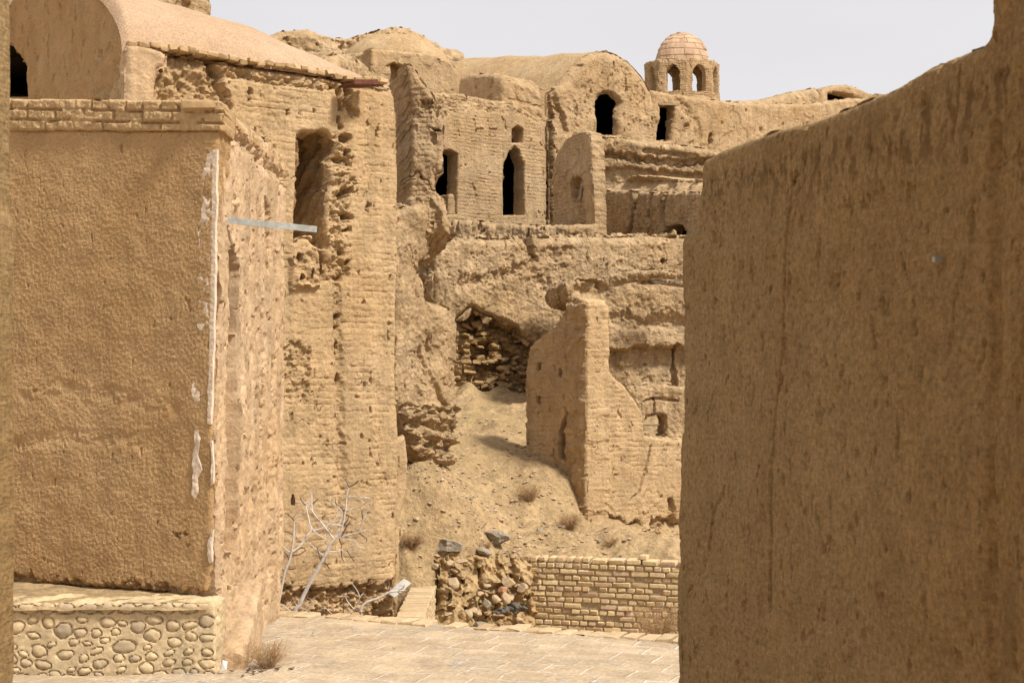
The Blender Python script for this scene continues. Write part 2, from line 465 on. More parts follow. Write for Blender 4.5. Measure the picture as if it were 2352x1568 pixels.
# ================================================================== SETTING
# ---- terrain -------------------------------------------------------
ctl = []
for px, py, d in [(925, 1180, 15.6), (930, 1290, 15.3), (945, 1050, 17.4), (1050, 1085, 18.5), (1050, 1000, 20.), (1060, 905, 24.), (1130, 900, 24.3), (1225, 905, 24.4),
                  (1150, 960, 21.8), (1210, 975, 20.9), (1262, 1045, 20.), (1320, 1125, 19.), (1335, 1200, 18.5), (1400, 1212, 18.9), (1480, 1218, 19.3), (1560, 1226, 19.8), (1340, 1190, 18.9), (1230, 1110, 18.9), (1120, 1080, 19.2), (1100, 1190, 17.8),
                  (1000, 1150, 17.), (1000, 1250, 16.9), (950, 1320, 16.3), (1130, 1270, 17.3), (1250, 1272, 17.4), (1400, 1215, 18.3), (1560, 1235, 18.3), (1560, 1280, 17.3),
                  (1400, 1275, 17.4), (1700, 1240, 18.6), (1090, 1010, 20.4), (1180, 1030, 20.), (870, 1150, 17.5), (1400, 900, 23.5), (1560, 900, 23.5)]:
    ctl.append(pt(px, py, d))
for x, y, z in [(-2.2, 10.5, -.7), (-1, 11, -1.1), (0, 11, -1.6), (2, 11, -1.7), (4, 11, -1.7), (-1.7, 13, -.9), (-.9, 14.2, -1.1), (0, 14, -1.7), (2, 14, -1.8), (4.5, 14, -1.8), (0, 15.6, -1.8), (1, 15.9, -1.8), (2.2, 15.6, -1.8), (4, 15.6, -1.8),
                (5, 18, -.3), (5, 22, .6), (-2.3, 17, .6), (-2.5, 20, 1.2), (-2, 23, 1.6), (3, 21, .9), (.1, 16.9, -.5), (.6, 16.95, -.5)]:
    ctl.append(np.array([x, y, z]))
ctl = np.array(ctl)
def tps(r): return np.where(r > 1e-9, r*r*np.log(r+1e-12), 0)
_n = len(ctl); _r = np.hypot(ctl[:, None, 0]-ctl[None, :, 0], ctl[:, None, 1]-ctl[None, :, 1])
_A = np.zeros((_n+3, _n+3)); _A[:_n, :_n] = tps(_r)+np.eye(_n)*.003; _A[:_n, _n] = 1; _A[:_n, _n+1:] = ctl[:, :2]; _A[_n:, :_n] = _A[:_n, _n:].T
_w = np.linalg.solve(_A, np.concatenate([ctl[:, 2], [0, 0, 0]]))
def ground_z(x, y, detail=True):
    x = np.asarray(x, float); y = np.asarray(y, float); sh = x.shape; x = x.ravel(); y = y.ravel()
    hill = np.interp(y, [-600, 9, 16, 20, 23.4, 25.3, 26.3, 28, 32, 45, 80, 600], [-1.6, -1.6, -1.2, .5, 1.5, 1.6, 3.6, 4.5, 5.5, 8, 7, 0])
    r = np.hypot(x[:, None]-ctl[None, :, 0], y[:, None]-ctl[None, :, 1])
    loc_ = tps(r)@_w[:_n]+_w[_n]+x*_w[_n+1]+y*_w[_n+2]
    k = ss(-3.2, -2.3, x)*(1-ss(4.6, 5.6, x))*ss(9.6, 10.6, y)*(1-ss(23.2, 24.2, y))
    z = hill*(1-k)+np.clip(loc_, -2, 2.2)*k
    if detail:
        a = ss(15, 16.5, y)*(y < 27)*(np.abs(x) < 6)
        z = z+a*(.09*fbm(x*1.3, y*1.3, 5, 5)+.022*fbm(x*8, y*8, 4, 8)-.03*np.abs(pn(x*3.3, y*3.3, 15))) + (1-k)*.1*pn(x*.3, y*.3, 9)
        z = z+.28*np.exp(-((x+.72)/.22)**2-((y-23.4)/.5)**2)+.12*np.exp(-((x+.2)/.3)**2-((y-23.9)/.4)**2)
        rb = np.exp(-((x+.55)/.75)**2-((y-17.2)/1.1)**2); z = z+rb*.025*np.abs(fbm(x*16, y*16, 3, 12))
    yl = np.interp(x, [-.95, -.7, .1, 2.0, 4.], [16.9, 16.95, 17.22, 16.85, 16.4])
    cap = np.where((x > -.9) & (x < 4.4), np.interp(y-yl, [-.1, .05], [-1.9, 3]), 9.)
    capl = np.where((x > -2.6) & (x < -.75), np.interp(y, [10, 15.3, 16.5, 16.95, 17.3], [-1.2, -1.25, -.9, 1., 9.]), 9.)
    k2 = ss(9.6, 10.6, y)
    z = np.where(k2 > 0, np.minimum(z, np.minimum(cap, capl)), z)
    return z.reshape(sh)
gx = np.concatenate([[-600, -300, -150, -80, -50, -35], np.linspace(-25, -3.3, 30), np.linspace(-3, 5, 200), np.linspace(5.3, 25, 30), [35, 50, 80, 150, 300, 600]])
gy = np.concatenate([[-600, -300, -100, -40, -20, -10, 0, 5], np.linspace(9, 15, 50), np.linspace(15.06, 24, 220), np.linspace(24.4, 60, 60), [80, 120, 200, 350, 700]])
GX, GY = np.meshgrid(gx, gy, indexing='ij'); GZ = ground_z(GX, GY)
na, nb_ = GX.shape; I = np.arange(na*nb_).reshape(na, nb_)
tg = np.clip(ss(0., .5, fbm(GX*.9+3, GY*.9, 3, 77))*.6*ss(18, 19, GY)+.8*np.exp(-((GX+.05)/.45)**2-((GY-20.2)/1.1)**2)*ss(-.3, .3, fbm(GX*2.5, GY*2.5, 4, 79)), 0, 1)  # random soil patches, plus the fin wall's shadow painted in as a brown spot
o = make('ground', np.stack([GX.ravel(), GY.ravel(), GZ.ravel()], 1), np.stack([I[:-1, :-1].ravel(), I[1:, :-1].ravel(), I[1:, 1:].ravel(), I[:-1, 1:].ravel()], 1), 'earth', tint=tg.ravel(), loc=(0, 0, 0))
tag(o, 'dusty earth slope and hillside', None, None, 'structure'); del o['label']

# ---- paved road ----------------------------------------------------
EA = np.array([-1.99, 10.42]); EBp = np.array([1.07, 9.2]); ed = (EBp-EA)/np.linalg.norm(EBp-EA); enr = np.array([-ed[1], ed[0]])
m, nt, b = new_mat('paving')
tc = nd(nt, 'ShaderNodeTexCoord').outputs['Object']
mp = nd(nt, 'ShaderNodeMapping'); mp.inputs['Rotation'].default_value = (0, 0, -math.atan2(ed[1], ed[0])); nt.links.new(tc, mp.inputs['Vector'])
dn = nd(nt, 'ShaderNodeTexNoise'); dn.inputs['Scale'].default_value = 5.; nt.links.new(mp.outputs[0], dn.inputs['Vector'])
vm_ = nd(nt, 'ShaderNodeMix', data_type='RGBA', blend_type='LINEAR_LIGHT'); vm_.inputs[0].default_value = .022
nt.links.new(mp.outputs[0], vm_.inputs[6]); nt.links.new(dn.outputs['Color'], vm_.inputs[7])
br = nd(nt, 'ShaderNodeTexBrick'); nt.links.new(vm_.outputs[2], br.inputs['Vector'])
for k_, v_ in (('Scale', 1.), ('Mortar Size', .010), ('Mortar Smooth', .6), ('Brick Width', .262), ('Row Height', .262), ('Bias', 0.)): br.inputs[k_].default_value = v_
br.inputs['Color1'].default_value = (.44, .33, .215, 1); br.inputs['Color2'].default_value = (.55, .425, .285, 1); br.inputs['Mortar'].default_value = (.66, .575, .46, 1)
pn1 = noise(nt, tc, 1.6, 6, .62); dust = ramp(nt, pn1, [(.42, 0.), (.62, .95)])
dcol = ramp(nt, noise(nt, tc, 12, 6, .7), [(.3, (.45, .33, .205)), (.7, (.60, .47, .32))])
c = mix(nt, br.outputs['Color'], dcol, math_n(nt, 'MULTIPLY', dust, .85))
# old cobbles showing through along the middle of the road
vor = nd(nt, 'ShaderNodeTexVoronoi'); vor.inputs['Scale'].default_value = 20.
mp2 = nd(nt, 'ShaderNodeMapping'); mp2.inputs['Scale'].default_value = (.6, 1.3, 1); nt.links.new(mp.outputs[0], mp2.inputs['Vector']); nt.links.new(mp2.outputs[0], vor.inputs['Vector'])
cob = ramp(nt, vor.outputs['Distance'], [(.22, 1.), (.42, 0.)])
cm = math_n(nt, 'MULTIPLY', cob, ramp(nt, noise(nt, tc, .8, 3, .6, (1., 1.6, 1.)), [(.47, 0.), (.55, .9)]))
c = mix(nt, c, (.40, .37, .33), cm)
sp = ramp(nt, noise(nt, tc, 45, 6, .75), [(.32, .68), (.62, 1.08)]); c = mix(nt, c, sp, 1., 'MULTIPLY')
sp2 = ramp(nt, noise(nt, tc, 3.5, 6, .7), [(.35, .76), (.6, 1.04)]); c = mix(nt, c, sp2, 1., 'MULTIPLY')
nt.links.new(c, b.inputs['Base Color'])
h = math_n(nt, 'ADD', math_n(nt, 'MULTIPLY', br.outputs['Fac'], math_n(nt, 'MULTIPLY', math_n(nt, 'SUBTRACT', 1., dust), .5)), math_n(nt, 'ADD', noise(nt, tc, 25, 6, .7), math_n(nt, 'MULTIPLY', cm, .6)))
bp = nd(nt, 'ShaderNodeBump'); bp.inputs['Strength'].default_value = .8; bp.inputs['Distance'].default_value = .015
nt.links.new(h, bp.inputs['Height']); nt.links.new(bp.outputs['Normal'], b.inputs['Normal'])
# road sheet: fine near the far edge, with real thickness
A_ = np.concatenate([[-60, -30, -15], np.arange(-6, 8, .06), [15, 30, 60]]); B_ = np.concatenate([[-60, -30, -15, -8], np.arange(-4.2, .001, .04)])
RA, RB = np.meshgrid(A_, B_, indexing='ij')
je = np.where(RB > -.01, .02*fbm(RA*5, RA*0, 3, 3), 0)
RX = EA[0]+RA*ed[0]+(RB+je)*enr[0]; RY = EA[1]+RA*ed[1]+(RB+je)*enr[1]
RZ = .012*fbm(RX*1.2, RY*1.2, 3, 21)+.004*fbm(RX*9, RY*9, 3, 22)
na, nb_ = RA.shape; I = np.arange(na*nb_).reshape(na, nb_)
Vr = np.stack([RX.ravel(), RY.ravel(), RZ.ravel()], 1); q1 = np.stack([I[:-1, :-1].ravel(), I[1:, :-1].ravel(), I[1:, 1:].ravel(), I[:-1, 1:].ravel()], 1)
eb = np.stack([RX[:, -1], RY[:, -1], RZ[:, -1]-1.], 1); j0 = na*nb_
q2 = np.stack([I[:-1, -1], I[1:, -1], j0+np.arange(1, na), j0+np.arange(na-1)], 1)
o = make('road', np.concatenate([Vr, eb]), [np.concatenate([q1, q2])], 'paving', loc=(0, 0, 0)); tag(o, kind='structure')
kb = Bricks()
for i in range(60):
    t = -1.6+i*.115
    if random.random() < .08: continue
    c_ = EA+ed*t+enr*(-.02+random.uniform(-.012, .012)); zc = -.028+random.uniform(-.006, .008)
    kb.add((c_[0], c_[1], zc), ((ed[0], ed[1], 0), (enr[0], enr[1], 0), (0, 0, 1)), (.05, .1, .04), .004, .007)
o = kb.build('kerb', 'pale_brick'); tag(o, kind='structure')

# ================================================================== FOREGROUND
PW = Plane((1565, 4.2), (2290, 2.5))
stain = lambda u, v, s: ss(.12, .5, fbm(u*9, v*2.2, 4, s, .6)+.9*np.exp(-((v-(1.6+.2*0)-(.66-.28*0))/.16)**2)*0-.1)*.0
wallout = [(1605, 366), (1650, 341), (1700, 322), (1760, 302), (1850, 278), (1930, 250), (2000, 222), (2060, 192), (2110, 158), (2160, 134), (2210, 116), (2243, 102), (2258, 84), (2266, 50), (2266, -90),
           (2420, -90), (2420, 2050), (1553, 2050), (1556, 1400), (1561, 1000), (1562, 640), (1567, 560), (1574, 532), (1597, 520), (1602, 440)]
TL = PW.poly(wallout[:15])
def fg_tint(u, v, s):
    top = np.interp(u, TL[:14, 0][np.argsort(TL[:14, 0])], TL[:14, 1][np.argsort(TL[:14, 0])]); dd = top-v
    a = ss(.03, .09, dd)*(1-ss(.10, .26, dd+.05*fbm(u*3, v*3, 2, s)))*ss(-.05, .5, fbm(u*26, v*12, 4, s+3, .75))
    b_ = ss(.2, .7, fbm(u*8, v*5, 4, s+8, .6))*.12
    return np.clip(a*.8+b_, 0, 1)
th = thing('mud_wall', (*PW.world(.6, 0)[:2], 0), 'smooth brown mud wall with a stepped sloping top in the shaded right foreground', 'wall')
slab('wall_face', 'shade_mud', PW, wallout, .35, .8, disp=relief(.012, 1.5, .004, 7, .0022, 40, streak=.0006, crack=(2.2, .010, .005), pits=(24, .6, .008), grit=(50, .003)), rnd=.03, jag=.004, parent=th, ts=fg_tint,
     feats=[feat('line', PW, [(1818, 425), (1806, 600), (1795, 800), (1775, 980), (1772, 1100), (1768, 1400)], .010, .006, .003, 20, .010),
            feat('line', PW, [(1665, 1120), (1640, 1180), (1632, 1260)], .008, .005, 0, 20, .008), feat('line', PW, [(1818, 425), (1826, 400)], .012, .005, 0, 20, .012), feat('line', PW, [(2215, 600), (2190, 700), (2185, 790)], .006, .005, 0, 20, .008),
            feat('line', PW, [(2286, 300), (2286, 2000)], .014, .02, .005, 6, .016)])
cl = PW.poly([(2154, 590), (2161, 590), (2161, 602), (2154, 602)])
tagbox = PW.world(cl[:, 0], cl[:, 1], -.01); tb2 = PW.world(cl[:, 0], cl[:, 1], .012)
o = make('wall_clip', np.concatenate([tb2, tagbox]), [(0, 1, 2, 3), (1, 0, 4, 5), (2, 1, 5, 6), (3, 2, 6, 7), (0, 3, 7, 4)], 'zinc', th, smooth=False)
PP = Plane((2280, 2.44), (2400, 2.2))
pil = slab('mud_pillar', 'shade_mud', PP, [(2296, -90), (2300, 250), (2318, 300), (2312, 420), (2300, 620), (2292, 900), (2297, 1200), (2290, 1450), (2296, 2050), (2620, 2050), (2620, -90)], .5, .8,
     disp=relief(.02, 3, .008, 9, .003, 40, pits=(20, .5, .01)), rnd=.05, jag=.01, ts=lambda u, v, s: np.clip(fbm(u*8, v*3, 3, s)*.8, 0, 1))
tag(pil, 'rough mud pillar cropped by the right edge of the view', 'pillar')
PJ_ = Plane((-150, 2.5), (10, 2.5))
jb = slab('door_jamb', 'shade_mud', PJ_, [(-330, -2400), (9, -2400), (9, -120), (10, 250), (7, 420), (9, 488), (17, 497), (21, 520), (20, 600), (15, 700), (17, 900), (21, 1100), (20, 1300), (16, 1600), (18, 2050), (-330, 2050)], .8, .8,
     disp=relief(.006, 3, .003, 9, .001, 30), rnd=.03, jag=.002, side=.006, ext=(0, -3.2, 0))  # unseen length and height added to keep sky light off the right wall
tag(jb, 'blurred mud door jamb at the left edge of the view', 'wall')

# ================================================================== LEFT BUILDING
PFr = Plane((30, 8.86), (490, 8.28))
Pc = PFr.world(*PFr.uv(498, 1400))
LB = thing('mud_house', (float(Pc[0]), float(Pc[1]), .3), 'straw plastered mud house with brick parapet standing on the cobblestone plinth', 'house')
corner = [(511, 238), (508, 300), (499, 345), (492, 700), (488, 975), (486, 1290), (474, 1372)]
strawr = relief(.012, 1.1, .0035, 7, .0028, 48, pits=(14, .9, .012), grit=(40, .002), crack=(1.4, .006, .006))
slab('front_wall', 'straw_plaster', PFr, [(-130, 296)]+[(506, 298)]+corner[2:]+[(380, 1362), (200, 1348), (-130, 1330)], .35, .85, disp=strawr, rnd=.03, jag=.008, parent=LB, ext=(.0, .34, 0),
     feats=[feat('poly', PFr, [(-130, 1318), (100, 1316), (180, 1330), (300, 1335), (420, 1348), (490, 1352), (490, 1400), (-130, 1400)], .03, .04, .03, 12),
            feat('poly', PFr, [(398, 1222), (410, 1216), (428, 1222), (432, 1232), (400, 1234)], .025, .02, .01, 20),
            feat('line', PFr, [(60, 905), (160, 890), (260, 905), (400, 940)], .006, .06, .01, 6, .03),
            feat('line', PFr, [(40, 1020), (150, 1000), (330, 1015)], .006, .06, .01, 6, .03)])
# brick parapet: three worn courses
par = PFr.shifted(.018)
def par_disp(u, v, s):
    ua, va = par.uv(20, 226); ub, vb = par.uv(490, 231); vt = va+(vb-va)*(u-ua)/(ub-ua); w = vt-v+.004*fbm(u*3, v*3, 2, s+9)
    row = np.floor(w/.0655+.004*pn(u*3, v*3, s)); wid = np.where(row == 0, .125, .215)
    fu = u/wid+.37*row+.05*pn(u*2, row, s+1); col = np.floor(fu); fr = fu-col; du = np.minimum(fr, 1-fr)*wid
    fv = w/.0655-row; dv = np.minimum(fv, 1-fv)*.0655; g = 1-ss(.002, .014, np.minimum(du, dv)); rd = hsh(row, col, 5)
    smear = ss(-.05, .25, fbm(u*5, v*7, 4, s+4)); k = 1-.75*smear*(row < 2.5)
    return -.022*g*k+.014*(rd-.5)*k+.006*smear+.006*fbm(u*20, v*20, 4, s, .65)
slab('parapet', 'mud_coping', par, [(-130, 225), (100, 226), (250, 228), (420, 229), (500, 230), (513, 236), (511, 262), (509, 300), (400, 301), (250, 299), (-130, 300)], .34, .55, disp=par_disp, rnd=.018, jag=.006, parent=LB, side=.006, ext=(.005, .34, 0))
# right-hand wall, running away from the corner
PRt = Plane((497, 8.26), (655, 10.35))
rtw = [(500, 262), (515, 243), (540, 263), (580, 297), (620, 331), (655, 360), (656, 560), (659, 640), (656, 900), (650, 1130), (640, 1440), (560, 1480), (492, 1400), (488, 975), (494, 500)]
u0_, v0_ = PRt.uv(520, 700)
slab('side_wall', 'worn_plaster', PRt, [(501, 240), (515, 243), (540, 263), (580, 297), (620, 331), (655, 360), (656, 560), (659, 640), (656, 900), (650, 1130), (642, 1500), (562, 1560), (505, 1600), (501, 1400)], .35, cell=.012,
     disp=relief(.02, 1.2, .01, 7, .004, 30, streak=.016, pits=(16, .48, .026), grit=(34, .007)), rnd=.02, jag=.006, parent=LB, ext=(-.31, .16, 0), side=.004,
     feats=[feat('poly', PRt, [(524, 580), (532, 555), (540, 560), (546, 620), (548, 768), (524, 768)], .34, .010, .004, 2),
            feat('poly', PRt, [(523, 768), (547, 768), (549, 1268), (521, 1264)], .09, .010, .004, 2),
            feat('poly', PRt, [(520, 1266), (549, 1268), (550, 1345), (519, 1345)], .03, .012, .0, 8),
            feat('line', PRt, [(536, 430), (540, 500), (534, 560)], .06, .03, .03, 14, .04),
            feat('line', PRt, [(586, 900), (585, 1050), (583, 1200)], .04, .03, .03, 14, .05),
            feat('line', PRt, [(615, 480), (617, 560)], .07, .04, .03, 14, .06),
            feat('line', PRt, [(603, 700), (600, 980)], .04, .04, .04, 10, .06),
            feat('line', PRt, [(515, 290), (560, 330), (600, 370), (655, 420)], .03, .03, .03, 12, .05),
            feat('line', PRt, [(625, 850), (622, 1300)], .04, .06, .04, 8, .09)])
cb = Bricks()
for i in range(18):
    t = .04+i*.12; p_ = PRt.world(t, 3.27-.004*i+random.uniform(-.006, .006), -.10)
    cb.add(p_, ((PRt.e[0], PRt.e[1], 0), (-PRt.n[0], -PRt.n[1], 0), (0, 0, 1)), (.056, .11, .028), .012, .008)
cb.build('parapet_course', 'mud_coping', LB)
# white gypsum strip and patches at the corner
def solid_patch(name, plane, pts, out, mat, parent, seed_amp=.006, jag=.012, cell=.007, rnd=.006):
    return slab(name, mat, plane.shifted(out), pts, out+.01, cell=cell, disp=relief(0, 1, seed_amp, 14, .002, 50), rnd=rnd, jag=jag, parent=parent, side=.003)
solid_patch('gypsum_strip', PFr, [(487, 345), (498, 344), (494, 600), (490, 800), (484, 976), (475, 974), (480, 800), (484, 600)], .010, 'gypsum', LB, .0008, .006, .005, .003)
solid_patch('gypsum_smear', PFr, [(463, 372), (474, 352), (485, 350), (483, 470), (480, 600), (477, 740), (466, 742), (459, 752), (452, 742), (448, 700), (458, 680), (453, 640), (464, 600), (460, 545), (456, 510), (468, 470), (464, 440), (458, 410)], .01, 'gypsum', LB, .005, .028)
solid_patch('gypsum_patch', PFr, [(437, 900), (443, 880), (452, 890), (459, 905), (455, 918), (458, 925), (450, 935), (444, 930), (440, 912)], .008, 'gypsum', LB, .005, .014)
solid_patch('gypsum_patch', PFr, [(443, 985), (452, 983), (461, 1010), (455, 1045), (462, 1080), (452, 1100), (455, 1130), (446, 1148), (438, 1135), (444, 1100), (440, 1060), (446, 1020)], .008, 'gypsum', LB, .005, .014)
solid_patch('gypsum_patch', PFr, [(483, 1010), (488, 1010), (488, 1110), (482, 1115), (484, 1060)], .008, 'gypsum', LB, .004, .006)
solid_patch('gypsum_patch', PFr, [(480, 1230), (487, 1205), (488, 1290), (483, 1295), (477, 1270)], .008, 'gypsum', LB, .004, .008)
# metal angle bar
a_ = pt(541, 508, 8.50); b__ = pt(728, 527, 8.62); ax = (b__-a_)/np.linalg.norm(b__-a_); up = np.array([0, 0, 1.]); up = up-ax*up.dot(ax); up /= np.linalg.norm(up); dp = np.cross(ax, up)
BB = Bricks(); ln = np.linalg.norm(b__-a_)
BB.add(a_+ax*(ln/2-.06), (ax, up, dp), (ln/2+.06, .019, .002), .0008, 0); BB.add(a_+ax*(ln/2-.06)+up*.0175-dp*.018, (ax, dp, up), (ln/2+.06, .0155, .002), .0008, 0)
o = BB.build('metal_bar', 'zinc'); tag(o, 'galvanised metal angle bar sticking out from the worn mud side wall', 'metal bar')

# ---- cobblestone plinth --------------------------------------------
PCb = Plane((0, 8.06), (505, 8.06))
rg = np.random.RandomState(4); ell = []
def cob_layout(u0, u1, v0, v1, n, rmin, rmax, lst):
    tries = 0
    while len(lst) < n and tries < 9000:
        tries += 1; a = rg.uniform(rmin, rmax)*(1+.5*(rg.rand() < .08)); bb = a*rg.uniform(.5, .85); x = rg.uniform(u0, u1); y = rg.uniform(v0, v1)
        if all(((x-q[0])/(a+q[2]+.012))**2+((y-q[1])/(bb+q[3]+.011))**2 > 1. for q in lst): lst.append((x, y, a, bb, rg.uniform(-.5, .5), rg.rand()))
uA, _ = PCb.uv(-150, 1400); uB, _ = PCb.uv(497, 1400)
for i in range(int((uB-uA)/.115)):
    ell.append((uA+.06+i*.115+rg.uniform(-.012, .012), (.372), rg.uniform(.042, .056), .028, 0, rg.uniform(.75, 1)))
cob_layout(uA, uB-.03, -.03, .335, 300, .026, .05, ell)
def cob_disp(lst):
    def f(u, v, s):
        o = .004*fbm(u*6, v*6, 3, s)+.0015*fbm(u*40, v*40, 3, s); 
        for (x, y, a, bb, th_, h_) in lst:
            m_ = (np.abs(u-x) < a*1.6) & (np.abs(v-y) < a*1.6)
            if not m_.any(): continue
            du = u[m_]-x; dv = v[m_]-y; c_, s_ = math.cos(th_), math.sin(th_); X = (du*c_+dv*s_)/a; Y = (-du*s_+dv*c_)/bb
            r = np.hypot(X, Y)+.22*pn(u[m_]*22+x*9, v[m_]*22, s+7)
            o[m_] += np.where(r < 1, .02*np.sqrt(np.clip(1-r*r, 0, 1))-.012+.004*pn(u[m_]*22, v[m_]*22, s), -.017*(1-ss(1., 1.2, r)))
        return o
    return f
def cob_tint(lst):
    def f(u, v, s):
        o = np.zeros(len(u))
        for (x, y, a, bb, th_, h_) in lst:
            m_ = (np.abs(u-x) < a*1.6) & (np.abs(v-y) < a*1.6)
            du = u[m_]-x; dv = v[m_]-y; c_, s_ = math.cos(th_), math.sin(th_); X = (du*c_+dv*s_)/a; Y = (-du*s_+dv*c_)/bb
            o[m_] = np.maximum(o[m_], (np.hypot(X, Y) < 1.02)*(h_**3*.85))
        return o
    return f
PL = thing('cobble_plinth', (-2.6, 8.3, 0), 'low plinth faced with rounded cobbles set in mortar under the plastered mud house', 'plinth')
vt = .405
slab('front_face', 'cobble', PCb, [(uA, -.12), (uB, -.12), (uB-.01, vt-.02), (uB-.03, vt), (uA, vt)], .3, cell=.0065, disp=cob_disp(ell), ts=cob_tint(ell), rnd=.014, jag=.004, parent=PL, uvoutline=True)
PCs = Plane((497.5, 8.10), (507, 8.60)); ell2 = []
for r_ in range(6):
    for i in range(6):
        ell2.append((.03+i*.105+.05*(r_ % 2), .015+r_*.07, .05, .031, 0, rg.uniform(.2, .8)))
slab('side_face', 'cobble', PCs, [(.0, -.12), (.56, -.12), (.56, .30), (.45, .385), (.0, .40)], .3, cell=.008, disp=lambda u, v, s: cob_disp(ell2)(u, v, s)*1.9, ts=cob_tint(ell2), rnd=.02, jag=.004, parent=PL, uvoutline=True, ext=(-.28, .06, 0), side=.004)
# top of the plinth
tx = np.linspace(-4.2, -1.60, 200); ty = np.linspace(8.03, 9.0, 70); TX, TY = np.meshgrid(tx, ty, indexing='ij')
TX = np.minimum(TX, -1.72+.02*(TY-8.03)+.0*TY)
TZ = .40+.008*fbm(TX*6, TY*6, 4, 61)+.0*TX+.02*(TY-8.03)-.03*ss(8.10, 8.03, TY)
na, nb_ = TX.shape; I = np.arange(na*nb_).reshape(na, nb_)
make('ledge', np.stack([TX.ravel(), TY.ravel(), TZ.ravel()], 1), np.stack([I[:-1, :-1].ravel(), I[1:, :-1].ravel(), I[1:, 1:].ravel(), I[:-1, 1:].ravel()], 1), 'earth', PL)
# brick apron beside it
ax_ = np.linspace(0, 1, 14); ay_ = np.linspace(0, 1, 90); AX, AY = np.meshgrid(ax_, ay_, indexing='ij')
XA = -1.69+.15*AX-.02*AY+.006*fbm(AY*6, AX*2, 3, 5); YA = 8.20+.68*AY
ZA = .10+.33*AY+.006*np.abs(np.sin(AY*48))-.008+.012*fbm(AX*2, AY*7, 3, 6)-.02*ss(.8, 1, AX)
na, nb_ = XA.shape; I = np.arange(na*nb_).reshape(na, nb_); V0 = np.stack([XA.ravel(), YA.ravel(), ZA.ravel()], 1)
zr_ = np.linspace(0, 1, 12)[1:]; Vs = []
for k_ in zr_: Vs.append(np.stack([XA[-1]+.012*fbm(ay_*8, ay_*0+k_*3, 3, 7), YA[-1], ZA[-1]*(1-k_)-.06*k_], 1))
fr = np.stack([XA[:, 0], YA[:, 0]-.004, -.06+0*XA[:, 0]], 1)
qs = [np.stack([I[:-1, :-1].ravel(), I[1:, :-1].ravel(), I[1:, 1:].ravel(), I[:-1, 1:].ravel()], 1)]; prev = I[-1]; off_ = na*nb_
for k_ in range(11):
    cur = off_+k_*nb_+np.arange(nb_); qs.append(np.stack([prev[:-1], cur[:-1], cur[1:], prev[1:]], 1)); prev = cur
off_ += 11*nb_; fi = off_+np.arange(na); qs.append(np.stack([fi[:-1], fi[1:], I[1:, 0], I[:-1, 0]], 1))
o = make('ramp_ledge', np.concatenate([V0]+Vs+[fr]), [np.concatenate(qs)], 'worn_plaster'); tag(o, 'narrow sloping plastered ledge between the cobblestone plinth and the worn side wall', 'ledge')

# ================================================================== VAULTED BUILDING (tower wall + big plastered vault)
PV = Plane((860, 14.5), dirv=EU); PV.e = -PV.e if PV.e[0] < 0 else PV.e
VB = thing('vaulted_house', (*PV.world(-1.5, 0)[:2], -1.), 'tall ruined mud brick house with a smooth pale vaulted roof and a deep broken niche', 'house')
mb = relief(.03, .7, .009, 4, .0045, 22, brick=(.22, .064, .013, .009, -.3), streak=.004, pits=(9, .78, .03), crack=(1.6, .012, .02), flake=(1.6, .008, .3), grit=(8, .007))
pitchain = []
rr = random.Random(3)
for (x, y, w_, h_) in [(690, 205, 10, 18)]: pass
def pit(pl, x, y, w, h, dep, soft=.03, rough=.03):
    k = [(x-w*rr.uniform(.7, 1.2), y+h*rr.uniform(-.4, .4)), (x-w*.4, y-h*rr.uniform(.7, 1.1)), (x+w*.5, y-h*rr.uniform(.7, 1.1)), (x+w*rr.uniform(.7, 1.2), y+h*rr.uniform(-.3, .3)), (x+w*.3, y+h*rr.uniform(.7, 1.1)), (x-w*.5, y+h*rr.uniform(.6, 1.1))]
    return feat('poly', pl, k, dep, soft, rough, 9)
fe = [pit(PV, 780+rr.uniform(-6, 6), y, rr.uniform(6, 11), rr.uniform(9, 16), rr.uniform(.05, .13)) for y in range(215, 300, 26)]
fe += [pit(PV, 795+rr.uniform(-14, 10), y, rr.uniform(10, 20), rr.uniform(7, 13), rr.uniform(.05, .12)) for y in (318, 352, 366, 405, 440, 452, 498, 530, 586, 600, 640)]
fe += [pit(PV, 777+rr.uniform(-4, 4), y, rr.uniform(5, 8), rr.uniform(9, 15), rr.uniform(.05, .1)) for y in (668, 690, 735, 748, 800, 868, 890, 952)]
fe += [feat('line', PV, [(775, 660), (778, 800), (783, 960), (785, 1250)], .03, .04, .02, 8, .05)]
fe += [feat('line', PV, [(800, 190), (798, 240), (815, 260)], .08, .03, .05, 9, .05)]
fe += [feat('poly', PV, [(760, 300), (800, 320), (812, 420), (800, 520), (806, 640), (775, 660), (750, 640), (752, 480)], .03, .05, .06, 7)]
fe += [feat('poly', PV, [(668, 1145), (674, 1128), (678, 1142), (677, 1160), (668, 1162)], .12, .01, 0, 9)]
fe += [pit(PV, 684, 592, 7, 14, .3, .012, .01), pit(PV, 689, 637, 9, 9, .3, .012, .01), pit(PV, 712, 630, 5, 13, .3, .012, .01), feat('poly', PV, [(664, 590), (690, 566), (735, 560), (738, 662), (664, 665)], -.06, .03, .03, 8)]
fe += [feat('poly', PV, [(560, 1350), (650, 1345), (760, 1345), (850, 1335), (915, 1322), (915, 1480), (560, 1480)], .09, .06, .09, 6)]
fe += [feat('poly', PV, [(655, 780), (700, 785), (715, 800), (715, 900), (690, 920), (655, 925)], .03, .03, .03, 9)]
fe += [feat('poly', PV, [(362, 135), (420, 118), (490, 140), (500, 225), (520, 260), (360, 260)], .07, .03, .06, 5)]
fe += [feat('line', PV, [(486, 140), (500, 170), (512, 215), (520, 250)], .14, .04, .05, 8, .05)]
fe += [feat('line', PV, [(500, 165), (560, 172), (620, 185), (700, 192), (770, 200)], .06, .03, .07, 7, .05)]
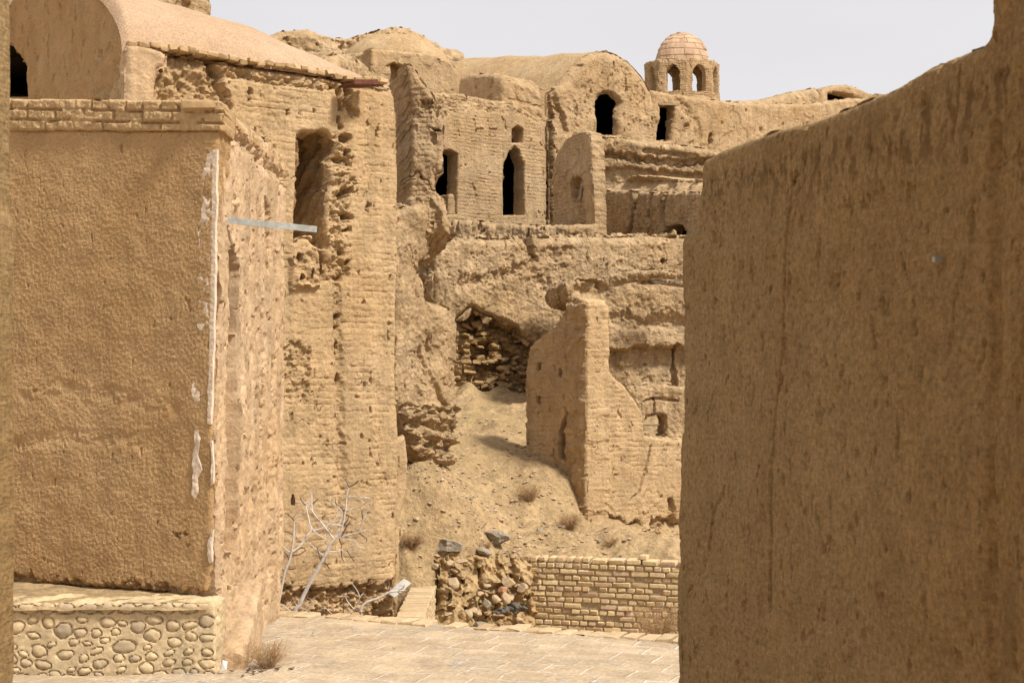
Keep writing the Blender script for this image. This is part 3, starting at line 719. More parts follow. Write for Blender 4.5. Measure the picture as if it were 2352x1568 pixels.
fe += [pit(PV, x, y, 6, 16, .05) for x, y in ((868, 290), (866, 315), (820, 430), (845, 470), (575, 220), (660, 265), (600, 330), (540, 300))]
niche = [(686, 310), (700, 304), (722, 308), (735, 302), (748, 304), (770, 330), (768, 352), (758, 380), (760, 420), (750, 452), (746, 500), (752, 560), (750, 610), (747, 642), (737, 648), (734, 600), (728, 562), (712, 546), (696, 545), (681, 556), (680, 480)]
slab('brick_wall', 'mud_brick', PV, [(290, 100), (390, 117), (490, 141), (600, 155), (700, 170), (800, 186), (862, 196), (905, 205), (914, 226), (920, 330), (919, 600), (914, 860), (920, 1000), (916, 1180), (913, 1400), (911, 1560), (300, 1560)], .75, 1.,
     holes=[niche], feats=fe, disp=mb, rnd=.10, jag=.02, parent=VB, side=.035)
nb2 = PV.shifted(-.74)
slab('niche_back', 'mud_brick', nb2, [(600, 260), (900, 260), (900, 720), (600, 720)], .1, 1.5, disp=relief(.02, 1, .01, 5, 0), rnd=0, parent=VB)
# lower right toe of the tower, fading into the slope
tw = PV.shifted(-.42)
slab('tower_toe', 'mud_brick', tw, [(900, 1010), (934, 1000), (942, 1060), (938, 1140), (925, 1185), (921, 1250), (917, 1420), (900, 1420)], .5, 1., disp=relief(.03, 1, .01, 5, .004), rnd=.06, jag=.015, parent=VB)
# coping bricks along the wall head
cp = Bricks(); uL, vL = PV.uv(292, 97); uR, vR = PV.uv(908, 192); n_ = 34
t = uL
while t < PV.uv(872, 190)[0]:
    w_ = rr.uniform(.075, .125); z = vL+(vR-vL)*(t-uL)/(uR-uL)+.012*math.sin(t*5)+rr.uniform(-.012, .012)
    cp.add(PV.world(t+w_/2, z, rr.uniform(-.085, -.05)), ((PV.e[0], PV.e[1], 0), (-PV.n[0], -PV.n[1], 0), (0, 0, 1)), (w_/2-.004, .10, .026), .011, .008); t += w_
cp.build('coping', 'mud_coping', VB)
# the vault: elliptical section swept along the wall, hipped down at the far end
L0, L1 = uL-.035, uR-.05
s_ = np.linspace(0, 1, 150); a2 = np.linspace(0, 1, 120); S_, A2 = np.meshgrid(s_, a2, indexing='ij')
w_half = 2.6; zsp = vL-.02; rise = 1.1
wpos = A2*2*w_half; xx = (wpos-w_half)/w_half
uu = L0+S_*(L1-L0)
zz = zsp+(rise-.42*S_**.8)*np.sqrt(np.clip(1-np.abs(xx)**2.1, 0, 1))**1.15
fall = ss(uR-1.35, uR+.35, uu); zz = zz-(zz-zsp)*fall*.78
zz = zz+.035*fbm(uu*.8, wpos*.8, 4, 71)+.006*fbm(uu*10, wpos*10, 3, 72)
ridge = np.exp(-((uu-(uL+.02+.05*np.sin(wpos*3)))/.09)**2)*.05; zz = zz+ridge
zz = zz-.12*np.clip(1-(uu-L0)/.09, 0, 1)**2
VV = PV.world(uu.ravel(), zz.ravel(), (-.02-wpos).ravel()); na, nb_ = uu.shape; I = np.arange(na*nb_).reshape(na, nb_)
make('vault_roof', VV, np.stack([I[:-1, :-1].ravel(), I[1:, :-1].ravel(), I[1:, 1:].ravel(), I[:-1, 1:].ravel()], 1), 'roof_plaster', VB)
# gable end wall with a dark window
PE = Plane.__new__(Plane); PE.O = PV.world(uL, 0)[:2].copy(); PE.e = np.array(EB)/np.linalg.norm(EB); nn = np.array([PE.e[1], -PE.e[0]]); PE.n = nn if nn.dot(-PE.O) > 0 else -nn
arc = [(0.0, zsp-.02)]
for i in range(1, 24):
    w = i/24*2*w_half; x = (w-w_half)/w_half; arc.append((w, zsp+rise*math.sqrt(max(0, 1-abs(x)**2.1))**1.15-.05))
arc += [(2*w_half, zsp-.02), (2*w_half, -.8), (0, -.8)]
win = [PE.uv(*p) for p in [(62, 222), (62, 150), (50, 132), (36, 118), (30, 106), (10, 95), (-10, 110), (-30, 140), (-40, 222)]]
slab('gable_wall', 'straw_plaster', PE, arc, .06, 1., holes=[win], disp=relief(.04, .8, .012, 5, .004, 30, pits=(9, .55, .02)), rnd=.06, jag=.012, parent=VB, uvoutline=True, side=.02)
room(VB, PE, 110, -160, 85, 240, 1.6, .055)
# corner pier of sound plaster
slab('corner_pier', 'worn_plaster', PV.shifted(.03), [(289, 104), (330, 104), (372, 117), (384, 130), (378, 150), (362, 158), (358, 190), (356, 230), (350, 300), (289, 300)], .12, .9, disp=relief(.02, 1, .008, 7, .003), rnd=.05, jag=.02, parent=VB)
# rusty steel channel under the coping
sp_ = Bricks(); a_ = pt(795, 196, 14.05); b__ = pt(850, 196, 14.3); ax = (b__-a_)/np.linalg.norm(b__-a_); nrm = np.array([ax[1], -ax[0], 0])
sp_.add((a_+b__)/2, (ax, nrm, (0, 0, 1)), (np.linalg.norm(b__-a_)/2, .12, .012), .004, .001); sp_.add((a_+b__)/2+np.array([0, 0, .02])+nrm*.11, (ax, nrm, (0, 0, 1)), (np.linalg.norm(b__-a_)/2, .008, .022), .003, .001)
o = sp_.build('steel_plate', 'rusty_steel'); tag(o, 'dark red steel plate jutting from under the roof coping of the vaulted house', 'steel plate')

# ================================================================== BEHIND: mound, domed house
PM = Plane((600, 39.), (1085, 41.))
o = slab('ruined_mound', 'eroded_mud', PM, [(612, 82), (640, 68), (690, 62), (712, 60), (735, 70), (770, 80), (800, 82), (830, 74), (860, 66), (890, 58), (918, 52), (945, 58), (978, 74), (1005, 90), (1030, 102), (1060, 105), (1074, 115), (1080, 140), (1082, 330), (600, 330)], 3.5, .9,
     disp=relief(.22, .35, .08, 1.4, .02, 6, strata=(.5, .05), pits=(2, .5, .1)), rnd=.5, jag=.03, side=.03, feats=[feat('line', PM, [(760, 95), (800, 98), (850, 80), (890, 66), (930, 60)], .13, .12, .05, 3, .16), feat('poly', PM, [(770, 90), (840, 80), (900, 75), (960, 90), (980, 140), (780, 140)], .2, .3, .05, 2)])
tag(o, 'highest weathered mud ruin with a rounded crest on the skyline', 'ruin')
PD = Plane((855, 33.), dirv=EU); PD2 = Plane((857, 33.), dirv=EB)
DH = thing('domed_house', (*PD.world(.8, 0)[:2], 3.), 'low domed mud house below the ruined skyline crest with a black doorway in its front', 'house')
slab('front_wall', 'mud_brick_far', PD, [(853, 112), (870, 112), (930, 118), (1000, 125), (1040, 145), (1052, 165), (1058, 200), (1062, 520), (850, 520)], .35, .9, holes=[[(882, 215), (880, 165), (888, 152), (905, 145), (925, 152), (935, 215)]],
     disp=relief(.04, .7, .012, 3, .004, 16, brick=(.24, .07, .018, .008, .2), pits=(5, .65, .03), flake=(1.5, .015, .25)), rnd=.08, jag=.02, parent=DH, side=.03)
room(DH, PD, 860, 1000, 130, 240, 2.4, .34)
slab('side_wall', 'mud_brick_far', PD2, [(855, 112), (830, 118), (800, 125), (786, 128), (782, 520), (858, 520)], .5, 1., disp=relief(.05, .7, .02, 3, .006, 16, pits=(5, .4, .05), flake=(1.5, .03, .2)), rnd=.1, jag=.03, parent=DH)
def dome(name, c, rx, ry, rz, mat, parent, rot=0., amp=.04, n1=120, n2=60, seed=1, p=1.):
    th_ = np.linspace(0, 2*np.pi, n1+1)[:-1]; ph = np.linspace(-.12, np.pi/2, n2); TH, PH = np.meshgrid(th_, ph, indexing='ij')
    k = 1+amp*fbm(np.cos(TH)*2.2+5, np.sin(TH)*2.2+PH*2.5, 4, seed)+.3*amp*fbm(np.cos(TH)*9, np.sin(TH)*9+PH*8, 3, seed+4)
    x = np.cos(TH)*np.cos(PH)*rx*k; y = np.sin(TH)*np.cos(PH)*ry*k; z = np.sin(PH)*rz*k
    X = c[0]+x*math.cos(rot)-y*math.sin(rot); Y = c[1]+x*math.sin(rot)+y*math.cos(rot); Z = c[2]+z
    I = np.arange(TH.size).reshape(TH.shape); J = np.roll(I, -1, 0)
    return make(name, np.stack([X.ravel(), Y.ravel(), Z.ravel()], 1), np.stack([I[:, :-1].ravel(), J[:, :-1].ravel(), J[:, 1:].ravel(), I[:, 1:].ravel()], 1), mat, parent, sharp=80)
cD = PD.world(1.75, 0, -1.7)
dome('dome', (cD[0], cD[1], 9.25), 1.5, 1.6, 1.2, 'roof_mud', DH, math.atan2(.62, .78), .05, seed=3)
slab('roof_base', 'roof_mud', PD.shifted(-.30), [(835, 122), (860, 117), (1030, 140), (1045, 200), (835, 200)], 2.4, 1.5, disp=relief(.03), rnd=.15, jag=.03, parent=DH)
o = slab('ruined_wall', 'eroded_mud', Plane((770, 20.), (860, 22.5)), [(740, 165), (770, 128), (800, 122), (830, 128), (850, 140), (868, 170), (868, 300), (740, 300)], .6, 1., disp=relief(.08, 1, .04, 3, .01, 12, pits=(4, .3, .08)), rnd=.15, jag=.05)
tag(o, 'crumbling mud wall stump between the pale vault and the domed house', 'ruin')

o = slab('ruined_wall', 'eroded_mud', Plane((330, 17.5), (520, 18.6)), [(330, -40), (400, -30), (455, -14), (478, -6), (488, 6), (490, 30), (496, 120), (330, 120)], .8, 1., disp=relief(.08, 1, .04, 3, .01, 12, pits=(4, .3, .08)), rnd=.15, jag=.04)
tag(o, 'lump of old mud wall peeking over the pale vault crest at the top edge', 'ruin')
# ================================================================== TALL BROKEN FIN and PILLAR MASS
er = relief(.05, .9, .018, 3, .009, 14, brick=(.24, .072, .018, .012, -.1), pits=(5, .75, .06), flake=(2, .015, .3), crack=(1.5, .02, .04))
PT = Plane((944, 18.2), dirv=(1., -.08))
o = slab('wall_stub', 'mud_brick_far', PT, [(930, 147), (940, 147), (951, 154), (964, 181), (982, 203), (995, 221), (1008, 255), (1017, 282), (1018, 340), (1015, 393), (999, 403), (998, 437), (1018, 457), (1027, 484), (1034, 540), (930, 540), (935, 460), (942, 380), (943, 250), (938, 190)], .5, .8,
     disp=er, rnd=.06, jag=.025, side=.03, ext=(-.62*.5, .78*.5, -.36), feats=[feat('poly', PT, [(960, 225), (995, 228), (1005, 250), (970, 258)], .06, .05, .05, 5), pit(PT, 1003, 297, 10, 5, .12), pit(PT, 969, 406, 6, 3, .1), feat('poly', PT, [(925, 440), (960, 446), (998, 440), (1040, 480), (1040, 560), (925, 560)], -.03, .1, .05, 3)])
tag(o, 'tall thin broken wall stub tapering to a point right of the tall brick tower', 'ruin')
PK = Plane((915, 17.7), (1055, 18.7))
o = slab('mud_pier', 'eroded_mud', PK, [(905, 486), (940, 474), (965, 468), (990, 466), (1012, 478), (1030, 498), (1035, 530), (1034, 566), (1006, 566), (988, 590), (975, 602), (972, 628), (984, 645), (986, 690), (1010, 694), (1035, 706), (1052, 742), (1055, 830), (1054, 940), (1049, 1000), (1051, 1066), (1020, 1076), (985, 1056), (950, 1030), (932, 980), (928, 940), (905, 930)], .8, .85,
     disp=relief(.07, .9, .02, 3, .010, 13, flake=(2.2, .022, .25), pits=(5, .75, .04), crack=(1.5, .022, .04)), rnd=.11, jag=.03, side=.05,
     feats=[feat('poly', PK, [(925, 925), (1060, 925), (1060, 1085), (925, 1085)], -.04, .05, .12, 4.5), feat('line', PK, [(930, 935), (990, 945), (1052, 950)], .07, .05, .04, 5, .05), feat('line', PK, [(935, 975), (990, 980), (1052, 990)], .08, .05, .04, 5, .05), feat('line', PK, [(940, 1012), (1000, 1018), (1052, 1030)], .09, .05, .05, 5, .06),
            feat('line', PK, [(965, 800), (985, 870), (1005, 900), (1030, 950)], .06, .04, .04, 6, .05), feat('line', PK, [(985, 700), (980, 760), (1000, 820)], .05, .05, .04, 6, .05)])
tag(o, 'massive eroded mud pier with an undercut layered foot between tower and slope', 'ruin')

# ================================================================== CENTRAL HOUSE
PH_ = Plane((1005, 28.), dirv=EU)
HB = thing('brick_house', (*PH_.world(1.5, 0)[:2], 4.6), 'mud brick house front with one small and two tall dark arched windows', 'house')
hb = relief(.04, .6, .010, 3, .003, 14, brick=(.24, .072, .018, .014, -.1), pits=(5, .7, .03), streak=.004)
slab('front_wall', 'mud_brick_far', PH_, [(970, 215), (1005, 212), (1060, 215), (1100, 222), (1130, 229), (1165, 232), (1180, 236), (1215, 256), (1240, 272), (1254, 282), (1255, 350), (1254, 560), (970, 560)], .36, .55,
     holes=[[(998, 492), (998, 352), (1006, 345), (1036, 344), (1052, 354), (1052, 492)], [(1156, 494), (1157, 378), (1166, 362), (1172, 345), (1183, 334), (1194, 344), (1198, 358), (1206, 374), (1205, 400), (1204, 494)], [(1177, 327), (1177, 297), (1189, 288), (1202, 297), (1202, 328)]],
     disp=hb, rnd=.06, jag=.014, parent=HB, side=.012,
     feats=[feat('poly', PH_, [(970, 208), (1254, 208), (1254, 290), (1180, 262), (1080, 262), (970, 250)], .02, .05, .04, 4), pit(PH_, 1075, 222, 3, 8, .1), pit(PH_, 1197, 250, 4, 10, .1), feat('poly', PH_, [(1090, 290), (1110, 290), (1110, 296), (1090, 296)], -.03, .01, 0), feat('poly', PH_, [(1122, 290), (1142, 290), (1142, 296), (1122, 296)], -.03, .01, 0)])
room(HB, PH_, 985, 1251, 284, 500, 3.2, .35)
slab('window_step', 'mud_brick_far', PH_.shifted(-.10), [(1030, 446), (1053, 446), (1053, 494), (1030, 494)], .3, .8, disp=relief(.01), rnd=.03, parent=HB)
slab('roof', 'roof_mud', PH_.shifted(-.32), [(970, 222), (1150, 238), (1250, 290), (1250, 320), (970, 320)], 3.4, 2, disp=relief(.03), rnd=.05, parent=HB)
PB = Plane((1040, 31.8), (1162, 30.8))
o = slab('mud_block', 'mud_brick_far', PB, [(1044, 250), (1047, 200), (1053, 174), (1075, 168), (1140, 169), (1156, 176), (1162, 200), (1164, 260)], 1.2, .9, disp=relief(.06, .8, .02, 3, .006, 14, brick=(.24, .075, .02, .02, .1), pits=(4, .5, .05)), rnd=.12, jag=.03, side=.04)
tag(o, 'square shaded mud block on the roof behind the brick house', 'ruin')

# ================================================================== VAULT HOUSE WITH ARCHED DOORWAY
PA = Plane((1255, 32.), dirv=EU)
VH = thing('vaulted_house', (*PA.world(1.5, 0)[:2], 5.), 'mud house with rounded vault end and black arched doorway left of the brick lantern', 'house')
arch_o = [(1160, 193), (1200, 196), (1245, 200), (1262, 206), (1285, 195), (1305, 168), (1335, 136), (1360, 121), (1385, 115), (1405, 116), (1430, 125), (1455, 142), (1475, 165), (1490, 190), (1502, 216), (1508, 250), (1508, 470), (1262, 580), (1160, 580)]
ext_v = np.array([-.62*5.3, .78*5.3, .78])
slab('end_wall', 'mud_brick_far', PA, arch_o, .15, .75, holes=[[(1255, 300), (1266, 296), (1271, 400), (1270, 545), (1254, 545)], [(1373, 308), (1375, 230), (1381, 220), (1392, 213), (1408, 215), (1420, 226), (1426, 236), (1420, 250), (1416, 270), (1417, 309)]],
     disp=relief(.09, .5, .03, 2.2, .008, 12, brick=(.25, .075, .02, .012, .15), pits=(3.5, .65, .06), flake=(1.2, .025, .25), crack=(1.1, .014, .03)), rnd=.22, jag=.02, side=.02, parent=VH,
     feats=[feat('line', PA, [(1262, 200), (1258, 230), (1264, 270), (1262, 330), (1262, 540)], .5, .05, .1, 5, .16), feat('line', PA, [(1268, 205), (1276, 240), (1290, 262), (1300, 300)], .1, .06, .06, 5, .08), feat('poly', PA, [(1220, 195), (1258, 200), (1255, 270), (1225, 240)], .1, .05, .06, 4), feat('poly', PA, [(1372, 312), (1425, 312), (1425, 318), (1372, 318)], -.06, .02, 0), pit(PA, 1407, 177, 2, 8, .08)])
# smooth vault back behind the end wall
ap_ = PA.poly([(1262, 206), (1285, 195), (1305, 168), (1335, 136), (1360, 121), (1385, 115), (1405, 116), (1430, 125), (1455, 142), (1475, 165), (1490, 190), (1502, 216)])
ap_ = smoothline(ap_, 8); tt_ = np.linspace(0, 1, 120)
def vault_back(name, plane, prof, ext, mat, parent, amp=.05, seed=5, start=.5, drop=2.):
    prof = np.concatenate([[prof[0]-[0, drop]], prof, [prof[-1]-[0, drop]]])
    PU = prof[:, 0]; PZ = prof[:, 1]; T_, K_ = np.meshgrid(tt_, np.arange(len(prof)), indexing='ij')
    W = plane.world(PU[K_].ravel(), PZ[K_].ravel()-.03, -.1).reshape(*T_.shape, 3)+T_[..., None]*np.array(ext)
    W[..., 2] += amp*fbm(T_*4, PU[K_]*1.3, 4, seed)+.2*amp*fbm(T_*30, PU[K_]*9, 3, seed+2)
    I = np.arange(T_.size).reshape(T_.shape)
    return make(name, W.reshape(-1, 3), np.stack([I[:-1, :-1].ravel(), I[1:, :-1].ravel(), I[1:, 1:].ravel(), I[:-1, 1:].ravel()], 1), mat, parent, sharp=80)
vault_back('vault_roof', PA, ap_, ext_v, 'roof_mud', VH)
room(VH, PA, 1330, 1480, 200, 330, 4., .14); room(VH, PA, 1246, 1300, 285, 555, 1.5, .14, 'cleft')
PA2 = Plane((1500, PA.depth(1500)+.05), dirv=EU)
SH = thing('mud_house', (*PA2.world(1., 0)[:2], 5.), 'long sloping mud house with a narrow square headed doorway below the brick lantern', 'house')
slab('front_wall', 'mud_brick_far', PA2, [(1496, 205), (1520, 209), (1560, 215), (1610, 224), (1655, 231), (1700, 236), (1800, 238), (1850, 238), (1900, 232), (1960, 225), (2080, 225), (2080, 460), (1496, 460)], .34, .85,
     holes=[[(1519, 321), (1518, 242), (1554, 241), (1551, 322)]], disp=relief(.10, .45, .025, 2.4, .007, 12, brick=(.25, .075, .02, .01, .2), pits=(3, .65, .06), flake=(1.2, .025, .2)), rnd=.12, jag=.03, side=.03, parent=SH,
     feats=[pit(PA2, 1637, 320, 7, 18, .2), feat('line', PA2, [(1560, 235), (1600, 270), (1612, 330)], .05, .15, .03, 4, .1), pit(PA2, 1580, 290, 8, 10, .08)])
room(SH, PA2, 1505, 1620, 236, 335, 2.2, .33)
slab('lintel', 'old_wood', PA2.shifted(.03), [(1514, 237), (1558, 238), (1558, 242), (1514, 241)], .3, .5, rnd=0, jag=.003, parent=SH)
sl = PA2.poly([(1496, 206), (1560, 214), (1655, 231), (1800, 238), (1900, 232), (2080, 225)])
vault_back('roof', PA2, smoothline(sl, 6), (-.62*4, .78*4, .1), 'roof_mud', SH, .04, 9, drop=.5)
PR_ = Plane((1895, 40.5), dirv=EU)
RV = thing('barrel_vault', (*PR_.world(.7, 0)[:2], 7.), 'low barrel vault with a wide dark open end behind the foreground wall top', 'vault')
vo = [(1880, 300), (1884, 232), (1888, 212), (1898, 200), (1920, 196), (1950, 196), (1975, 204), (1998, 214), (2020, 226), (2045, 250), (2050, 300)]
slab('end_wall', 'mud_brick_far', PR_, vo, .4, .8, holes=[[(1902, 280), (1902, 214), (1915, 211), (1935, 212), (1960, 218), (1985, 229), (2010, 245), (2015, 280)]], disp=relief(.05, .6, .02, 3, .006, 12, brick=(.25, .075, .02, .02, .0)), rnd=.08, jag=.02, parent=RV)
vault_back('vault_roof', PR_, smoothline(PR_.poly(vo[1:-1]), 6), (-.62*7, .78*7, -.0), 'roof_mud', RV, .05, 14, drop=.6)
room(RV, PR_, 1900, 2018, 209, 290, 5., .39)
o = slab('mud_wall', 'eroded_mud', Plane((1640, 38.), (1900, 40.)), [(1640, 250), (1660, 232), (1720, 228), (1780, 222), (1830, 208), (1878, 200), (1890, 214), (1892, 330), (1640, 330)], 1.5, 1., disp=relief(.1, .5, .03, 2.5, .008, 12, flake=(1.2, .03, .2)), rnd=.3, jag=.03)
tag(o, 'sloping mud haunch rising to the open barrel vault at right', 'wall')

# ---- eroded bank and terrace below these houses
PQ = Plane((1375, 30.5), (1860, 30.))
o = slab('eroded_bank', 'eroded_mud', PQ, [(1362, 345), (1380, 318), (1430, 316), (1470, 325), (1510, 330), (1560, 332), (1610, 340), (1660, 350), (1660, 470), (1362, 470)], .9, .8,
     disp=relief(.06, .7, .03, 2.5, .012, 11, pits=(3.5, .65, .05)), rnd=.12, jag=.03, side=.05,
     feats=[feat('line', PQ, [(1390, 352), (1440, 362), (1500, 368), (1560, 375), (1620, 372)], .16, .05, .08, 5, .10), feat('line', PQ, [(1480, 345), (1540, 352), (1600, 360)], .10, .04, .05, 6, .05), feat('poly', PQ, [(1362, 384), (1430, 378), (1500, 386), (1560, 392), (1660, 398), (1660, 480), (1362, 480)], .12, .08, .03, 4)])
tag(o, 'bank of crumbling mud layers under the two black doorways', 'bank')

# ================================================================== LANTERN
LC = np.array([(1567-CX)/F*36., 36.]); zb = CH+(HY-238)/F*36.; ztop = CH+(HY-148)/F*36.; Rap = .88
LT = thing('brick_lantern', (LC[0], LC[1], zb), 'octagonal brick lantern with arched openings under a small tiled dome on the skyline', 'lantern tower')
for k in range(8):
    a = R(-90-20+45*k); n2 = np.array([math.cos(a), math.sin(a)]); q = Plane.__new__(Plane); q.O = LC+n2*Rap; q.n = n2; q.e = np.array([-n2[1], n2[0]])
    hw = Rap*math.tan(R(22.5))+.004; H_ = ztop-zb
    ho = [(-.19, .22), (.19, .22), (.19, .66), (.16, .76), (.09, .85), (0, .89), (-.09, .85), (-.16, .76), (-.19, .66)]
    ol = [(-hw, -.15), (hw, -.15), (hw, H_+.0), (hw*.5, H_+.05), (hw*.1, H_+.02), (-hw*.5, H_+.04), (-hw, H_-.01)]
    slab('drum_side', 'mud_brick_far', q, [(x, y+zb) for x, y in ol], .2, cell=.013, holes=[[(x, y+zb) for x, y in ho]], uvoutline=True, rnd=.03, jag=.012, side=.015, parent=LT,
         disp=relief(.02, 1.5, .012, 5, .005, 20, brick=(.17, .055, .014, .022, -.5), pits=(5, .5, .04)), ts=lambda u, v, s: .0*u)
m, nt, b = new_mat('dome_tile')
at = nd(nt, 'ShaderNodeAttribute', attribute_name='tint'); tc = nd(nt, 'ShaderNodeTexCoord').outputs['Object']
c = ramp(nt, at.outputs['Fac'], [(0, (.44, .295, .195)), (.45, (.57, .405, .275)), (1, (.40, .26, .17))])
c = mix(nt, c, ramp(nt, noise(nt, tc, 9, 5, .7), [(.3, .8), (.7, 1.1)]), 1., 'MULTIPLY'); nt.links.new(c, b.inputs['Base Color'])
th_ = np.linspace(0, 2*np.pi, 361)[:-1]; sv = np.linspace(0, 1, 120); TH, SV = np.meshgrid(th_, sv, indexing='ij')
ang = SV*np.pi/2; rad = .68*np.cos(ang)**.96; hz = .80*np.sin(ang)
row = np.floor(SV*7.0); ntile = np.maximum(5, np.round((17+3*(hsh(row, row, 31)-.5))*np.cos(np.clip((row+.4)/7.0, 0, 1)*np.pi/2)))
ft = TH/(2*np.pi)*ntile+.5*(row % 2)+.6*hsh(row, row, 3)+.12*np.sin(TH*ntile*.37+row); ci = np.floor(ft) % ntile; fx = ft-np.floor(ft); fy = SV*7-row
gap = np.minimum(np.minimum(fx, 1-fx)*rad*2*np.pi/ntile, np.minimum(fy, 1-fy)*.16)
rd = hsh(row, ci, 8); lift = .034*(rd-.5)+.012*fbm(TH*3, SV*4, 3, 19)+.012*(1-fy)-.025*(1-ss(0, .012, gap))
rad2 = rad+lift*np.cos(ang)+.0; z2 = hz+lift*np.sin(ang)
I = np.arange(TH.size).reshape(TH.shape); J = np.roll(I, -1, 0)
make('dome', np.stack([(LC[0]+rad2*np.cos(TH)).ravel(), (LC[1]+rad2*np.sin(TH)).ravel(), (ztop-.02+z2).ravel()], 1), np.stack([I[:, :-1].ravel(), J[:, :-1].ravel(), J[:, 1:].ravel(), I[:, 1:].ravel()], 1), 'dome_tile', LT, tint=rd.ravel(), sharp=30)
# shoulder ring under the dome
rv = []; rf = []
for i in range(64):
    a = 2*math.pi*i/64
    for (r_, z_) in ((.80, ztop-.06), (.80, ztop+.0), (.6, ztop+.03), (.55, ztop-.08), (.78, ztop-.1)): rv.append((LC[0]+r_*math.cos(a)*(1+.03*mnoise.noise((a*3, r_, 0))), LC[1]+r_*math.sin(a), z_))
for i in range(64):
    for j in range(5): rf.append((i*5+j, ((i+1) % 64)*5+j, ((i+1) % 64)*5+(j+1) % 5, i*5+(j+1) % 5))
make('cornice', np.array(rv), rf, 'mud_brick_far', LT)
rv = []; rf = []
for i in range(64):
    a = 2*math.pi*i/64
    for (r_, z_) in ((.80, zb+.18), (.96, zb+.03), (1.06, zb-.25), (1.1, zb-1.2)): rv.append((LC[0]+r_*math.cos(a), LC[1]+r_*math.sin(a), z_))
    
for i in range(64):
    for j in range(3): rf.append((i*4+j, i*4+j+1, ((i+1) % 64)*4+j+1, ((i+1) % 64)*4+j))
rv.append((LC[0], LC[1], zb+.18)); 
for i in range(64): rf.append((i*4, ((i+1) % 64)*4, 256))
make('base', np.array(rv), rf, 'mud_brick_far', LT); LT.scale = (1.14, .66, 1.14); LT.location = Vector(pt(1567, 238, 41.))

# ================================================================== NICHE WALL, LOW BLOCK, TERRACES
PN = Plane((1266, 28.2), (1358, 26.6))
NW = thing('niche_wall', (*PN.world(.7, 0)[:2], 4.5), 'dark sided mud wall end with a small arched niche right of the brick house', 'wall')
slab('wall', 'mud_brick_far', PN, [(1266, 560), (1268, 372), (1284, 345), (1300, 318), (1318, 304), (1340, 300), (1352, 306), (1359, 330), (1362, 400), (1366, 560)], .26, .7,
     disp=relief(.05, .8, .02, 3, .006, 14, brick=(.24, .072, .018, .016, .0), flake=(1.5, .02, .2), streak=.008), rnd=.05, jag=.02, side=.02, parent=NW,
     feats=[feat('poly', PN, [(1312, 466), (1308, 425), (1318, 408), (1330, 404), (1340, 412), (1344, 440), (1336, 466)], .26, .04, .03, 5)])
V_, F_ = tube([pt(1331, 460, 26.95), pt(1340, 415, 26.95)], .035, .04, 6); make('plank', np.array(V_), F_, 'old_wood', NW)
PLB = Plane((1370, 29.5), (1605, 26.4))
LBk = thing('mud_block', (*PLB.world(.8, 0)[:2], 4.), 'cracked low mud block with pale rounded roof and a cave hole at its foot', 'ruin')
slab('front', 'eroded_mud', PLB, [(1372, 580), (1373, 450), (1382, 440), (1420, 437), (1470, 440), (1500, 443), (1560, 441), (1860, 444), (1860, 580)], .4, .7,
     holes=[[(1514, 575), (1522, 538), (1534, 522), (1553, 514), (1568, 520), (1576, 535), (1580, 575)]],
     disp=relief(.05, .7, .018, 3, .010, 12, brick=(.24, .075, .02, .014, -.1), pits=(4, .7, .05), streak=.02), rnd=.06, jag=.03, side=.04, parent=LBk,
     feats=[feat('line', PLB, [(1459, 440), (1456, 480), (1450, 520), (1440, 545)], .3, .03, .06, 5, .06), feat('line', PLB, [(1492, 445), (1488, 480), (1484, 500)], .08, .05, .04, 5, .05), feat('line', PLB, [(1528, 445), (1520, 490), (1524, 520)], .12, .05, .06, 5, .06)])
slab('roof', 'roof_mud', PLB.shifted(-.12), [(1374, 480), (1376, 448), (1386, 436), (1402, 425), (1418, 409), (1445, 401), (1490, 403), (1530, 410), (1570, 412), (1860, 414), (1860, 480)], 1.4, .8, disp=relief(.03, 1, .012, 4, .005, 16), rnd=.05, jag=.02, parent=LBk,
     feats=[feat('poly', PLB, [(1350, 380), (1660, 380), (1660, 450), (1350, 450)], .35, .42, .02, 3)])
room(LBk, PLB, 1508, 1590, 508, 575, 1.1, .39)
PTe = Plane((1030, 26.8), (1372, 26.2))
o = slab('terrace_wall', 'eroded_mud', PTe, [(1020, 515), (1040, 504), (1075, 504), (1130, 510), (1200, 515), (1260, 517), (1330, 514), (1366, 514), (1370, 535), (1372, 620), (1020, 620)], .6, .7, disp=relief(.06, .8, .03, 3, .01, 12, pits=(4, .35, .08), streak=.015), rnd=.1, jag=.02, side=.03)
tag(o, 'thin mud ledge running below the brick house front', 'wall')
PTw = Plane((1025, 23.4), (1620, 25.6))
TWt = thing('terrace_wall', (*PTw.world(2, 0)[:2], 1.), 'high crumbling terrace wall with a collapsed brick cavity above the earth slope', 'wall')
cav = [(1050, 735), (1066, 722), (1080, 706), (1090, 704), (1110, 718), (1135, 728), (1160, 738), (1188, 752), (1200, 770), (1222, 786), (1240, 800), (1245, 930), (1040, 930)]
